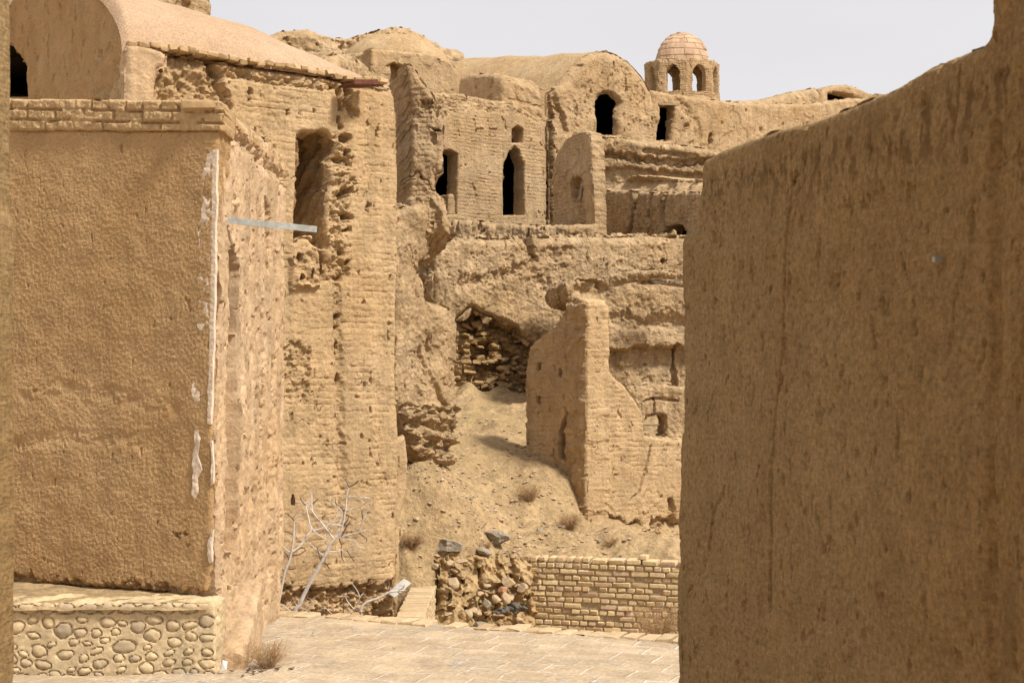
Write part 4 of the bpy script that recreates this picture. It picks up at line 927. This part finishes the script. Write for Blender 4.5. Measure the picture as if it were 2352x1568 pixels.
slab('wall', 'eroded_mud', PTw, [(1000, 570), (1025, 562), (1042, 548), (1080, 544), (1150, 548), (1205, 545), (1213, 552), (1222, 553), (1230, 545), (1290, 544), (1340, 542), (1430, 543), (1500, 540), (1550, 544), (1860, 548), (1860, 960), (1000, 960)], 1.6, .75,
     holes=[cav], disp=relief(.07, .6, .022, 3, .013, 11, flake=(1.6, .02, .3), pits=(3.2, .75, .05), strata=(.5, .008), streak=.012, crack=(1.8, .02, .03)), rnd=.16, jag=.05, side=.1,
     feats=[feat('poly', PTw, [(1208, 545), (1230, 545), (1228, 572), (1232, 590), (1214, 592), (1212, 566)], .3, .04, .04, 6), feat('line', PTw, [(1225, 600), (1235, 640), (1260, 680)], .05, .12, .05, 3, .2), feat('line', PTw, [(1060, 650), (1130, 640), (1200, 615)], .05, .08, .06, 4, .12),
            feat('poly', PTw, [(1240, 560), (1330, 560), (1330, 600), (1240, 610)], .05, .08, .06, 3), pit(PTw, 1528, 600, 10, 6, .2)])
# masonry inside the cavity
cvp = PTw.shifted(-.42)
slab('cavity_back', 'rubble_mud', cvp, [(1020, 680), (1270, 680), (1270, 960), (1020, 960)], .3, .9, disp=relief(.12, 1.2, .08, 3, .02, 11, brick=(.26, .09, .02, .07, -.6), pits=(4, .3, .12)), rnd=0, parent=TWt,
     feats=[feat('poly', PTw, [(1100, 770), (1200, 790), (1225, 860), (1120, 860), (1095, 810)], .18, .1, .1, 4)])
cr = Bricks()
for i in range(70):
    x = rr.uniform(1070, 1225); ylo = np.interp(x, [1060, 1090, 1150, 1225], [735, 735, 775, 815]); y = rr.uniform(ylo, 895)
    p_ = pt(x, y, cvp.depth(x)-rr.uniform(-.03, .16)); a = rr.uniform(-.7, .7)+math.atan2(PTw.e[1], PTw.e[0]); tl = rr.uniform(-.5, .5)
    ax = np.array([math.cos(a)*math.cos(tl), math.sin(a)*math.cos(tl), math.sin(tl)]); ay = np.array([-math.sin(a), math.cos(a), 0]); az = np.cross(ax, ay)
    cr.add(p_, (ax, ay, az), (rr.uniform(.04, .12), rr.uniform(.05, .1), rr.uniform(.02, .045)), .014, .02)
cr.build('fallen_bricks', 'rubble_mud', TWt)
PBk = Plane((1290, 22.2), (1610, 22.6))
o = slab('eroded_bank', 'eroded_mud', PBk, [(1296, 665), (1300, 648), (1330, 640), (1380, 644), (1420, 628), (1450, 620), (1500, 618), (1560, 624), (1860, 636), (1860, 960), (1390, 960), (1388, 780), (1370, 720), (1350, 700), (1310, 690)], 1.6, .75,
     disp=relief(.07, .8, .025, 2.5, .013, 11, pits=(3.5, .75, .05), strata=(.4, .014), flake=(1.5, .015, .3)), rnd=.12, jag=.03, side=.05,
     feats=[feat('poly', PBk, [(1296, 630), (1420, 620), (1560, 615), (1860, 630), (1860, 665), (1480, 668), (1420, 690), (1390, 715), (1300, 690)], .22, .28, .02, 3), feat('line', PBk, [(1480, 648), (1520, 650), (1580, 654), (1860, 658)], .1, .03, .02, 6, .03), feat('poly', PBk, [(1390, 800), (1440, 795), (1500, 790), (1860, 790), (1860, 980), (1390, 980)], .22, .08, .02, 4), feat('line', PBk, [(1400, 735), (1470, 745), (1560, 740)], .08, .1, .03, 4, .1), pit(PBk, 1490, 838, 6, 7, .1), feat('line', PBk, [(1556, 790), (1557, 890)], .12, .02, .0, 4, .05)])
tag(o, 'layered eroded mud bank with straw poking out behind the broken fin wall', 'bank')
V_, F_ = [], []
for i in range(16):
    x = rr.uniform(1492, 1560); y = rr.uniform(642, 650); L_ = rr.uniform(15, 40)
    tube([pt(x, y, 22.1), pt(x+L_, y+rr.uniform(-4, 6), 21.9)], .012, .006, 5, V_, F_)
tube([pt(1530, 648, 22.0), pt(1575, 654, 22.0)], .05, .05, 8, V_, F_)
o = make('stick_bundle', np.array(V_), F_, 'old_wood'); tag(o, 'bundle of grey roof sticks poking out of the layered mud bank', 'sticks')

# ================================================================== FIN WALL (L shaped) and LOW WALL
PF = Plane((1348, 18.8), dirv=EU); PF2 = Plane((1350, 18.8), dirv=EB); PF2.O = PF2.O+np.array(EB)*.07
FW = thing('broken_wall', (*PF.world(.2, 0)[:2], -.3), 'tall broken mud brick wall corner with one lit face and one shaded face', 'ruin')
fb = relief(.03, .8, .009, 4, .005, 18, brick=(.22, .066, .014, .011, -.25), pits=(9, .72, .03), grit=(8, .014), crack=(1.3, .010, .025))
slab('lit_face', 'mud_brick', PF, [(1349, 692), (1362, 690), (1376, 700), (1386, 722), (1392, 760), (1400, 800), (1397, 845), (1412, 864), (1438, 886), (1450, 905), (1466, 925), (1478, 950), (1484, 1000), (1530, 1008), (1860, 1012), (1860, 1330), (1345, 1330)], .42, .8, disp=fb, rnd=.05, jag=.02, parent=FW, side=.04,
     feats=[feat('line', PF, [(1497, 1025), (1490, 1060), (1482, 1090), (1470, 1130), (1450, 1150)], .06, .015, .02, 9, .015), pit(PF, 1415, 1090, 5, 4, .08), pit(PF, 1465, 1085, 5, 5, .08), feat('poly', PF, [(1330, 1165), (1400, 1178), (1450, 1200), (1530, 1185), (1860, 1190), (1860, 1340), (1330, 1340)], .08, .06, .12, 5), feat('line', PF, [(1540, 1150), (1545, 1210), (1600, 1220)], .15, .05, .1, 6, .06)])
slab('shaded_face', 'mud_brick', PF2, [(1347, 700), (1338, 688), (1326, 683), (1312, 694), (1296, 716), (1280, 738), (1264, 752), (1245, 772), (1226, 786), (1215, 806), (1210, 850), (1207, 900), (1207, 1060), (1262, 1110), (1300, 1150), (1347, 1330)], .40, .8,
     holes=[[(1286, 990), (1296, 962), (1304, 942), (1310, 955), (1313, 985), (1321, 1010), (1316, 1050), (1300, 1062), (1284, 1050), (1282, 1020)]], disp=fb, rnd=.03, jag=.02, parent=FW, side=.012,
     feats=[feat('poly', PF2, [(1235, 832), (1243, 832), (1243, 850), (1235, 850)], .12, .012), feat('poly', PF2, [(1281, 846), (1289, 846), (1290, 868), (1282, 866)], .12, .012), feat('poly', PF2, [(1233, 908), (1243, 910), (1243, 928), (1233, 926)], .12, .012)])
PLw = Plane((1440, 20.), (1620, 20.2))
LW = thing('low_wall', (*PLw.world(.5, 0)[:2], -.3), 'low crumbling mud wall with a broken square window hole beside the fin wall', 'wall')
slab('wall', 'eroded_mud', PLw, [(1425, 905), (1445, 893), (1470, 886), (1500, 880), (1530, 881), (1560, 888), (1860, 892), (1860, 1260), (1425, 1260)], .4, .8, holes=[[(1483, 988), (1482, 965), (1484, 955), (1500, 952), (1514, 950), (1528, 955), (1531, 1000), (1512, 1004), (1498, 992)]],
     disp=relief(.05, 1, .018, 3, .01, 14, pits=(5, .75, .04), crack=(1.6, .015, .04)), rnd=.07, jag=.025, side=.03, parent=LW,
     feats=[feat('line', PLw, [(1478, 922), (1500, 914), (1556, 920)], .05, .02, .02, 8, .02), feat('line', PLw, [(1502, 915), (1503, 935), (1500, 955)], .05, .015, .02, 8, .012)])
V_, F_ = tube([pt(1478, 975, 20.05), pt(1514, 976, 20.05)], .013, .013, 6); make('stick', np.array(V_), F_, 'old_wood', LW)
# pale wall seen through that hole
o = slab('plaster_wall', 'gypsum', Plane((1440, 22.0), (1560, 22.1)), [(1465, 930), (1560, 930), (1560, 985), (1465, 985)], .2, 1.5, disp=relief(.01), rnd=.02)
tag(o, 'pale plastered wall glimpsed through the broken window hole', 'wall')

# ================================================================== BRICK WALLS
PBW = Plane((1190, 17.05), (1560, 16.5))
BW = thing('brick_wall', (*PBW.world(1., 0)[:2], -1.9), 'low yellow brick garden wall with gappy joints beyond the road', 'wall')
bw = Bricks(); axs = ((PBW.e[0], PBW.e[1], 0), (-PBW.n[0], -PBW.n[1], 0), (0, 0, 1))
uS, vS = PBW.uv(1216, 1290); uS2, _ = PBW.uv(1190, 1290); uE, _ = PBW.uv(1900, 1290)
for r_ in range(20):
    z = vS-.033-r_*.0668; u = (uS if r_ < 7 else uS2); hdr = r_ % 2 == 0
    if r_ % 4 == 1: u += .0
    first = True
    while u < uE:
        w_ = (.108 if hdr else .212)*rr.uniform(.94, 1.05)
        if first and not hdr: w_ = rr.choice([.16, .2])
        first = False
        if rr.random() > .012:
            bw.add(PBW.world(u+w_/2-.005, z+rr.uniform(-.004, .004)+.004*math.sin(u*3+r_), -.05+rr.uniform(-.009, .009)), axs, (w_/2-.0085, .055, .0265), .009, .0045)
        u += w_
u = uS; z = vS+.028
while u < uE:
    big = u > uS+.66
    w_ = (.20 if big else .10)*rr.uniform(.95, 1.08)
    bw.add(PBW.world(u+w_/2, z+(.006 if big else .012)+rr.uniform(-.004, .004), -.1+rr.uniform(-.01, .01)), axs, (w_/2-.012, .1, .028), .009, .004); u += w_+rr.uniform(.0, .02)
bw.add(PBW.world(PBW.uv(1475, 1280)[0], z+.062, -.12), axs, (.045, .09, .026), .008, .003)
bw.build('bricks', 'yellow_brick', BW)
slab('mortar', 'mortar', PBW.shifted(-.013), [(uS+.01, -2.2), (uE, -2.2), (uE, vS+.006), (uS+.01, vS+.006)], .19, cell=.02, disp=relief(.0, 1, .006, 9, .003, 30), rnd=.0, jag=0, parent=BW, uvoutline=True)
slab('mortar', 'mortar', PBW.shifted(-.017), [(uS2+.01, -2.2), (uS, -2.2), (uS, vS-.48), (uS2+.01, vS-.48)], .18, cell=.02, disp=relief(.0, 1, .006, 9, .003, 30), rnd=.0, jag=0, parent=BW, uvoutline=True)
# left low wall running towards the road
LWl = thing('brick_wall', (-.95, 15.5, -1.9), 'short pale brick wall running from the rubble bank towards the road edge', 'wall')
lw = Bricks(); A0 = np.array([(958-CX)/F*13.2, 13.2]); A1 = np.array([(1004-CX)/F*17., 17.]); dl = (A1-A0)/np.linalg.norm(A1-A0); nl = np.array([dl[1], -dl[0]]); zt = -.665; LL = np.linalg.norm(A1-A0)
axl = ((dl[0], dl[1], 0), (nl[0], nl[1], 0), (0, 0, 1))
for r_ in range(15):
    z = zt-.03-r_*.0668; t = 0 if r_ % 2 else -.1
    while t < LL:
        w_ = (.21 if r_ % 2 else .105)*rr.uniform(.95, 1.05)
        if r_ == 0: w_ = .075
        wid = .145 if r_ == 0 else .05
        c_ = A0+dl*(t+w_/2)-nl*(wid+rr.uniform(-.006, .006)); lw.add((c_[0], c_[1], z), axl, (w_/2-.006, wid, .028), .008, .004); t += w_
for r_ in range(15):
    c_ = A1+nl*(.055+rr.uniform(-.006, .006))-dl*.06; lw.add((c_[0], c_[1], zt-.03-r_*.0668), axl, (.055, .052+(.012 if r_ % 2 else 0), .027), .008, .004)
lw.build('bricks', 'pale_brick', LWl)
mv = []
for (t, s, z) in [(0, -.015, zt-.04), (LL-.02, -.015, zt-.04), (LL-.02, -.28, zt-.04), (0, -.28, zt-.04), (0, -.015, -2.), (LL-.02, -.015, -2.), (LL-.02, -.28, -2.), (0, -.28, -2.)]:
    c_ = A0+dl*t+nl*s; mv.append((c_[0], c_[1], z))
make('mortar', np.array(mv), [(0, 1, 2, 3), (0, 4, 5, 1), (1, 5, 6, 2), (2, 6, 7, 3), (3, 7, 4, 0)], 'mortar', LWl, smooth=False)

# ================================================================== RUBBLE BANK with stones
PRb = Plane((1000, 16.75), (1220, 17.1))
o = slab('rubble_bank', 'rubble_mud', PRb, [(985, 1420), (1000, 1385), (1010, 1330), (1006, 1312), (1018, 1285), (1035, 1276), (1070, 1280), (1100, 1274), (1150, 1276), (1190, 1284), (1218, 1292), (1222, 1620), (985, 1620)], .55, .8,
     disp=lambda u, v, s: relief(.10, 1.3, .07, 4, .022, 13, pits=(6, .25, .1))(u, v, s)+np.clip((-.45-v), -.2, 1.5)*.5+.05*(1-np.abs(pn(u*7, v*8, s+2))*2), rnd=.08, jag=.04, side=.05)
tag(o, 'bank of loose rubble and mud between the two brick walls', 'rubble')
mats_ = ['pale_stone', 'rubble_mud', 'pale_stone', 'rubble_mud', 'rubble_mud']
for i in range(46):
    x = rr.uniform(1022, 1212); y = rr.uniform(1292, 1425); s_ = .022+.05*rr.random()**2; dd = PRb.depth(x)-.0-(y-1285)/130*.36
    rock('rubble_stone', pt(x, y, dd), (s_*rr.uniform(1, 1.6), s_, s_*rr.uniform(.6, .9)), rr.choice(mats_), 200+i, 'small pale lump among the loose rubble of the bank', 'stone', 'stones in the rubble bank', rr.uniform(0, 3), 3)
for (x, y, w, h, mt, lb) in [(1155, 1352, 15, 12, 'red_brick', 'orange red broken brick piece in the rubble bank'), (1140, 1374, 14, 14, 'pink_stone', 'rounded pinkish stone left of centre in the rubble bank below the red brick'), (1163, 1374, 14, 16, 'pink_stone', 'taller pinkish stone directly under the red brick piece'),
                              (1116, 1387, 13, 11, 'grey_stone', 'dark grey square stone low in the rubble bank'), (1041, 1340, 15, 18, 'pale_stone', 'tall pale stone at the left end of the rubble bank'), (1165, 1335, 22, 13, 'pale_stone', 'wide pale stone right of the red brick piece'), (1200, 1350, 14, 14, 'pale_stone', 'pale block touching the yellow brick wall'), (1105, 1440, 28, 13, 'granite', 'grey boulder half hidden behind the road edge'),
                              (1060, 1290, 16, 8, 'pale_stone', 'flat pale stone on top of the rubble bank'), (1100, 1362, 12, 8, 'pink_stone', 'small pink stone in the middle of the rubble bank')]:
    dd = PRb.depth(x)-.10-(y-1285)/130*.36; k = dd/F
    rock('stone', pt(x, y, dd), (w*k, w*k*.9, h*k), mt, int(x+y), lb, 'stone', None, .3, 3)
V_ = []; F_ = []
bag = thing('plastic_bag', pt(1190, 1410, 16.5), 'crumpled black plastic bag lying low in the rubble bank', 'plastic bag')
q = Plane((1150, 16.3), (1235, 16.4))
slab('sheet', 'black_plastic', q, [(1132, 1408), (1150, 1402), (1160, 1398), (1172, 1388), (1190, 1386), (1210, 1392), (1216, 1400), (1200, 1406), (1185, 1414), (1165, 1406), (1145, 1412)], .06, .7, disp=relief(.03, 5, .05, 10, .01, 30), rnd=.05, jag=.02, parent=bag)
# dark boulders on the slope
rock('boulder', pt(1020, 1256, 16.95), (.23, .2, .11), 'granite', 31, 'larger dark grey boulder lying left on the slope above the rubble bank', 'boulder', None, .3, 5, .55)
rock('boulder', pt(1136, 1237, 17.45), (.22, .17, .10), 'granite', 45, 'dark brown grey slab boulder lying right on the slope above the brick wall', 'boulder', None, -.5, 5, .6)
for (x, y, s_, mt, lb) in [(1270, 1143, 9, 'pale_stone', 'pale broken tile chip lying on the slope near the fin wall foot'), (1310, 1235, 12, 'pink_stone', 'pinkish stone lying on the slope under the fin wall'), (1380, 1243, 9, 'grey_stone', 'small grey stone lying near the brick wall top at right'), (1240, 1218, 10, 'grey_stone', 'flat grey stone lying between the boulders and the fin wall'), (955, 1190, 9, 'pale_stone', 'pale stone lying on the slope beside the tower foot'),
                            (1110, 1270, 22, 'grey_stone', 'wide grey stone at the top of the rubble bank beside the brick wall'), (1000, 1300, 12, 'pale_stone', 'pale stone lying just left of the rubble bank top'), (1150, 1195, 8, 'pink_stone', 'small pink stone lying above the dark slab boulder')]:
    lo, hi = 15., 24.
    for _ in range(40):
        md = (lo+hi)/2; p_ = pt(x, y, md)
        if p_[2] > float(ground_z(p_[0], p_[1])): lo = md
        else: hi = md
    p_ = pt(x, y, lo); k = lo/F
    rock('stone', p_, (s_*k*1.3, s_*k, s_*k*.7), mt, int(x*2+y), lb, 'stone', None, rr.uniform(0, 3), 3)
# gravel and chips scattered over the slope
gv, gf = [], []
for i in range(2600):
    x = rr.gauss(-.35, .75); y = rr.gauss(17.3, 1.3)
    if i > 1500: x = rr.uniform(-1.2, 3); y = rr.uniform(16., 22.)
    if y < 15.2 or y > 23 or (x > -.15 and y < 17.2) or x < -1.35: continue
    z = float(ground_z(np.array([x]), np.array([y]))[0]); s_ = .008+.028*rr.random()**3.; b0 = len(gv)
    a = rr.uniform(0, 6.3); e1 = np.array([math.cos(a), math.sin(a), rr.uniform(-.3, .3)])*s_*1.4; e2 = np.array([-math.sin(a), math.cos(a), rr.uniform(-.3, .3)])*s_; e3 = np.array([rr.uniform(-.2, .2), rr.uniform(-.2, .2), .6])*s_
    c_ = np.array([x, y, z+s_*.2])
    for v_ in (e1, e2, -e1*.9, -e2, e3, -e3): gv.append(c_+v_)
    for f_ in ((0, 1, 4), (1, 2, 4), (2, 3, 4), (3, 0, 4), (1, 0, 5), (2, 1, 5), (3, 2, 5), (0, 3, 5)): gf.append(tuple(b0+j for j in f_))
bricky('chips', [(0, (.42, .29, .18)), (.5, (.5, .36, .23)), (.8, (.36, .24, .15)), (.93, (.56, .45, .33)), (1, (.24, .2, .17))])
o = make('gravel', np.array(gv), gf, 'chips', smooth=False); tag(o, kind='stuff')

# white board leaning by the short wall
bd_ = Bricks(); p_ = pt(917, 1350, 14.6); ax = np.array([.72, .35, .6]); ax /= np.linalg.norm(ax); ay = np.cross(ax, [-.5, .8, .2]); ay /= np.linalg.norm(ay); az = np.cross(ax, ay)
bd_.add(p_, (ax, az, ay), (.115, .075, .006), .002, .001)
o = bd_.build('board', 'white_board'); tag(o, 'white board scrap leaning behind the short pale brick wall', 'board')

# ================================================================== SAPLINGS, WEEDS
def c5(x, y): return (516.8+x*.3296, 976.1+y*.3296)
def sapling(name, d, trunk, branches, label, r0, r1, cat='sapling', rb=.006, extra=.45):
    base = pt(*c5(*trunk[0]), d); base[2] -= extra
    t_ = thing(name, base, label, cat, 'bare saplings beyond the road edge' if cat == 'sapling' else None)
    tp = [pt(*c5(*p), d) for p in trunk]; tp = [base]+tp
    V_, F_ = tube(smoothline(tp, 4), r0*1.25, r1*1.3, 8); make('trunk', np.array(V_), F_, 'bark', t_)
    for bi_, br_ in enumerate(branches):
        dz = 0.; pts_ = []; sl_ = rr.uniform(-.25, .25)
        L_ = 0
        for i, p in enumerate(br_):
            if i: L_ += math.hypot(p[0]-br_[i-1][0], p[1]-br_[i-1][1])*.3296/F*d
            pts_.append(pt(*c5(*p), d+sl_*L_*1.2))
        rr0 = rb*(1.6 if L_ > .4 else 1.); V_, F_ = tube(smoothline(pts_, 4), rr0, rr0*.45, 6)
        # short twigs
        for _ in range(int(L_*16)):
            k = rr.randrange(len(pts_)-1); f_ = rr.random(); p_ = pts_[k]*(1-f_)+pts_[k+1]*f_; q_ = p_+np.array([rr.uniform(-.05, .05), rr.uniform(-.05, .05), rr.uniform(-.02, .06)])
            tube([p_, (p_+q_)/2+np.array([0, 0, .006]), q_], rr0*.4, rr0*.22, 4, V_, F_)
        make('branch', np.array(V_), F_, 'dark_twig' if L_ < .14 else 'bark', t_)
sapling('sapling', 11.2, [(362, 1330), (385, 1180), (415, 1030), (445, 950), (465, 880), (478, 780), (485, 665), (530, 620)],
    [[(465, 885), (520, 845), (570, 770), (598, 735), (585, 660), (563, 560), (560, 540)], [(598, 738), (680, 715), (760, 665), (810, 590)], [(470, 887), (430, 870), (390, 820), (380, 760), (400, 715), (440, 665)], [(478, 762), (420, 740), (385, 755)],
     [(484, 665), (440, 620), (415, 612)], [(445, 945), (435, 905), (410, 880)], [(562, 560), (530, 520), (525, 500)], [(418, 1025), (395, 1000), (370, 985)], [(402, 1075), (390, 1085), (350, 1072)], [(400, 715), (378, 690), (375, 680)], [(590, 690), (625, 745), (690, 790), (720, 835)],
     [(470, 890), (540, 850), (565, 880)], [(465, 905), (520, 900), (560, 870)], [(384, 1180), (355, 1150), (350, 1130)], [(366, 1290), (335, 1250), (322, 1200)], [(440, 1000), (480, 1000), (495, 990)]],
    'left bare sapling, slimmer of the two whole ones, before the tower wall', .011, .004)
sapling('sapling', 11.35, [(485, 1330), (520, 1250), (560, 1160), (620, 1050), (670, 960), (710, 880), (740, 820), (790, 770), (820, 700), (840, 590), (850, 480), (865, 430)],
    [[(670, 960), (650, 880), (640, 850)], [(668, 955), (700, 965), (730, 970)], [(690, 915), (640, 870), (570, 810), (525, 800), (490, 760)], [(718, 882), (830, 875), (920, 855), (970, 855)], [(810, 872), (815, 920), (828, 950)], [(850, 870), (880, 920), (905, 945)],
     [(757, 792), (680, 690), (612, 605), (605, 545), (605, 470)], [(612, 605), (560, 545), (490, 530)], [(610, 548), (630, 530), (650, 515)], [(770, 785), (800, 680), (815, 600), (770, 560), (720, 515)], [(840, 600), (930, 570), (995, 530), (1020, 510)],
     [(800, 782), (880, 760), (935, 745), (1000, 720), (1030, 690)], [(935, 742), (960, 660), (990, 590), (1000, 570)], [(935, 750), (985, 790), (985, 815)], [(800, 785), (870, 800), (920, 820), (925, 850)], [(825, 700), (740, 690), (680, 665)], [(825, 700), (870, 690), (880, 680)],
     [(850, 500), (910, 498), (1000, 510), (1020, 515)], [(865, 430), (905, 410), (930, 385)], [(865, 430), (850, 400), (838, 370)], [(842, 620), (880, 640), (920, 660)], [(820, 700), (855, 660), (860, 640)], [(838, 600), (780, 560), (770, 510)], [(990, 610), (1010, 605), (1020, 612)], [(795, 790), (810, 830), (808, 860)],
     [(520, 1310), (580, 1260), (635, 1225)], [(505, 1280), (480, 1230), (472, 1210)], [(850, 490), (870, 500), (890, 490)], [(810, 780), (850, 700), (865, 680)], [(960, 660), (955, 600), (965, 590)], [(730, 1000), (700, 960), (690, 950)], [(485, 1310), (420, 1270), (385, 1240)]],
    'taller bare sapling leaning right with a forked pale crown before the tower wall', .016, .004)
sapling('fallen_branch', 12.2, [(945, 1355), (965, 1250), (1080, 1200), (1145, 1162), (1200, 1155), (1260, 1148)],
    [[(1145, 1162), (1120, 1110), (1092, 1100)], [(1147, 1160), (1145, 1110), (1138, 1068)], [(1200, 1155), (1230, 1185), (1258, 1216)], [(820, 1350), (900, 1280), (940, 1200), (968, 1165)], [(940, 1200), (920, 1150), (880, 1095)], [(900, 1282), (850, 1220), (835, 1170)], [(818, 1345), (825, 1290), (825, 1232)], [(780, 1355), (720, 1290), (690, 1265)], [(900, 1282), (950, 1305), (990, 1290)], [(920, 1240), (960, 1250), (1000, 1255)], [(1210, 1150), (1240, 1135), (1250, 1110)]],
    'low pale shrub branches spreading at the foot of the tower wall', .012, .005, 'shrub', .006, .5)
def weed(c, r, h, n, label, mat='dry_weed', thick=.0016, seed=1):
    q = random.Random(seed); V_, F_ = [], []
    for i in range(n):
        a = q.uniform(0, 6.28); k = q.random(); p0 = np.array(c)+np.array([math.cos(a)*r*.2*k, math.sin(a)*r*.2*k, -.02]); a += q.uniform(-.5, .5)
        rr_ = r*q.uniform(.3, 1.); hh = h*q.uniform(.35, 1.); p2 = np.array(c)+np.array([math.cos(a)*rr_, math.sin(a)*rr_, hh]); p1 = p0*.45+p2*.55+np.array([q.uniform(-.1, .1)*r, q.uniform(-.1, .1)*r, h*.12])
        P_ = smoothline([p0, p1, p2], 3); tube(P_, thick, thick*.5, 3, V_, F_)
        for _ in range(3):
            s = P_[q.randrange(2, len(P_))]; e_ = s+np.array([q.uniform(-1, 1), q.uniform(-1, 1), q.uniform(-.4, 1)])*r*.28; tube([s, (s+e_)/2+np.array([0, 0, .1*r]), e_], thick*.7, thick*.4, 3, V_, F_)
    o = make('dry_bush', np.array(V_), F_, mat); return tag(o, label, 'bush', 'dry bushes')
weed((-1.42, 8.25, .01), .16, .13, 170, 'dry brown bush growing at the foot of the cobblestone plinth corner', thick=.0013, seed=1)
for (x, y, r_, h_, n_, lb, sd) in [(945, 1256, .2, .16, 190, 'dry brown bush left of the larger grey boulder', 2), (1310, 1215, .2, .2, 150, 'dry bush growing at the foot of the lit fin wall corner', 3), (1215, 1150, .22, .2, 130, 'thin dry bush on the slope left of the fin wall foot', 4), (1115, 1262, .13, .1, 70, 'small dry tuft just below the dark slab boulder', 5), (1400, 1252, .15, .1, 60, 'small faint dry tuft under the lit wall at right', 6)]:
    lo, hi = 15., 24.
    for _ in range(40):
        md = (lo+hi)/2; p_ = pt(x, y, md)
        if p_[2] > float(ground_z(p_[0], p_[1])): lo = md
        else: hi = md
    weed(pt(x, y, lo), r_, h_, n_, lb, thick=.0022, seed=sd)
p_ = pt(1510, 1475, 15.8); weed(p_, .42, .42, 130, 'sparse dry weeds standing against the yellow brick wall', thick=.0028, seed=9)
# dead leaves and litter by the plinth
for i in range(16):
    x = -1.46+rr.gauss(0, .1); y = 8.13+rr.gauss(0, .07); a = rr.uniform(0, 6.28); s_ = rr.uniform(.014, .03); z0 = .012
    cs, sn = math.cos(a)*s_, math.sin(a)*s_; up1 = rr.uniform(.004, .02)
    Vl = [(x-cs, y-sn, z0+up1), (x-sn*.5, y+cs*.5, z0+.004), (x+cs, y+sn, z0+up1*.7), (x+sn*.5, y-cs*.5, z0+.006), (x, y, z0-.002)]
    Vl += [(p[0], p[1], p[2]-.0015) for p in Vl]
    o = make('dead_leaf', np.array(Vl), [(0, 3, 4), (3, 2, 4), (2, 1, 4), (1, 0, 4), (5, 9, 8), (8, 9, 7), (7, 9, 6), (6, 9, 5)], 'dry_leaf', smooth=False)
    tag(o, 'curled brown dead leaf lying by the plinth corner bush', 'leaf', 'dead leaves by the plinth')
for i, (x, y, r_) in enumerate([(560, 1510, .03), (640, 1500, .012), (720, 1455, .014), (600, 1478, .012), (905, 1490, .012)]):
    d = CH*F/(y-HY); p_ = pt(x, y, d); rock('pebble', (p_[0], p_[1], .008), (r_, r_*.8, r_*.5), 'grey_stone', 900+i, 'small dark pebble lying on the paved road', 'pebble', 'pebbles on the road', 0, 2)
pp = pt(507, 1540, 8.05); pv = np.array([(0, 0, 0), (.03, .01, .002), (.035, .02, .05), (.008, .012, .06), (.018, .0, .03)])+pp
pv = np.concatenate([pv, pv+np.array([0, .002, -.001])])
o = make('paper_scrap', pv, [(0, 1, 4), (1, 2, 4), (2, 3, 4), (3, 0, 4), (6, 5, 9), (7, 6, 9), (8, 7, 9), (5, 8, 9)], 'white_board', smooth=False); tag(o, 'scrap of white paper beside the dry bush at the plinth corner', 'paper')

# ================================================================== LIGHT, SKY, CAMERA
SUN_EL, SUN_AZ = R(50), math.atan2(.82, -.56)      # azimuth from +Y towards +X
sd = Vector((math.sin(SUN_AZ)*math.cos(SUN_EL), math.cos(SUN_AZ)*math.cos(SUN_EL), math.sin(SUN_EL)))
L = bpy.data.lights.new('sun', 'SUN'); L.energy = 2.65; L.angle = R(10); L.color = (1., .945, .85)
lo_ = bpy.data.objects.new('sun', L); COL.objects.link(lo_); lo_.rotation_euler = (-sd).to_track_quat('-Z', 'Y').to_euler(); lo_.location = (20, 0, 30)
w = bpy.data.worlds.new('World'); scene.world = w; w.use_nodes = True; nt = w.node_tree
bg = nt.nodes['Background']; sky = nt.nodes.new('ShaderNodeTexSky'); sky.sky_type = 'NISHITA'; sky.sun_disc = False
sky.sun_elevation = SUN_EL; sky.sun_rotation = SUN_AZ; sky.air_density = 1.; sky.dust_density = 4.; sky.ozone_density = 1.
tcw = nt.nodes.new('ShaderNodeTexCoord').outputs['Generated']
cl_ = ramp(nt, noise(nt, tcw, 2.2, 5, .5, (1, 1, 4)), [(.3, (5.65, 5.45, 5.5)), (.7, (6.15, 6.0, 6.05))])     # thin high overcast
cm_ = mix(nt, sky.outputs[0], cl_, .93)
nt.links.new(cm_, bg.inputs['Color']); bg.inputs['Strength'].default_value = .068

cam = bpy.data.cameras.new('camera'); co = bpy.data.objects.new('camera', cam); COL.objects.link(co); scene.camera = co
co.location = (0, 0, CH); co.rotation_euler = (R(90), 0, 0); cam.sensor_width = 36.; cam.lens = 36.*F/2352.; cam.shift_y = (HY-784)/2352.
cam.clip_end = 3000.; cam.clip_start = .05
cam.dof.use_dof = True; cam.dof.focus_distance = 14.; cam.dof.aperture_fstop = 16.
vs_ = scene.view_settings; vs_.view_transform = 'Standard'; vs_.look = 'None'; vs_.exposure = 1.05; vs_.gamma = 1.
scene.cycles.max_bounces = 6; scene.cycles.diffuse_bounces = 4
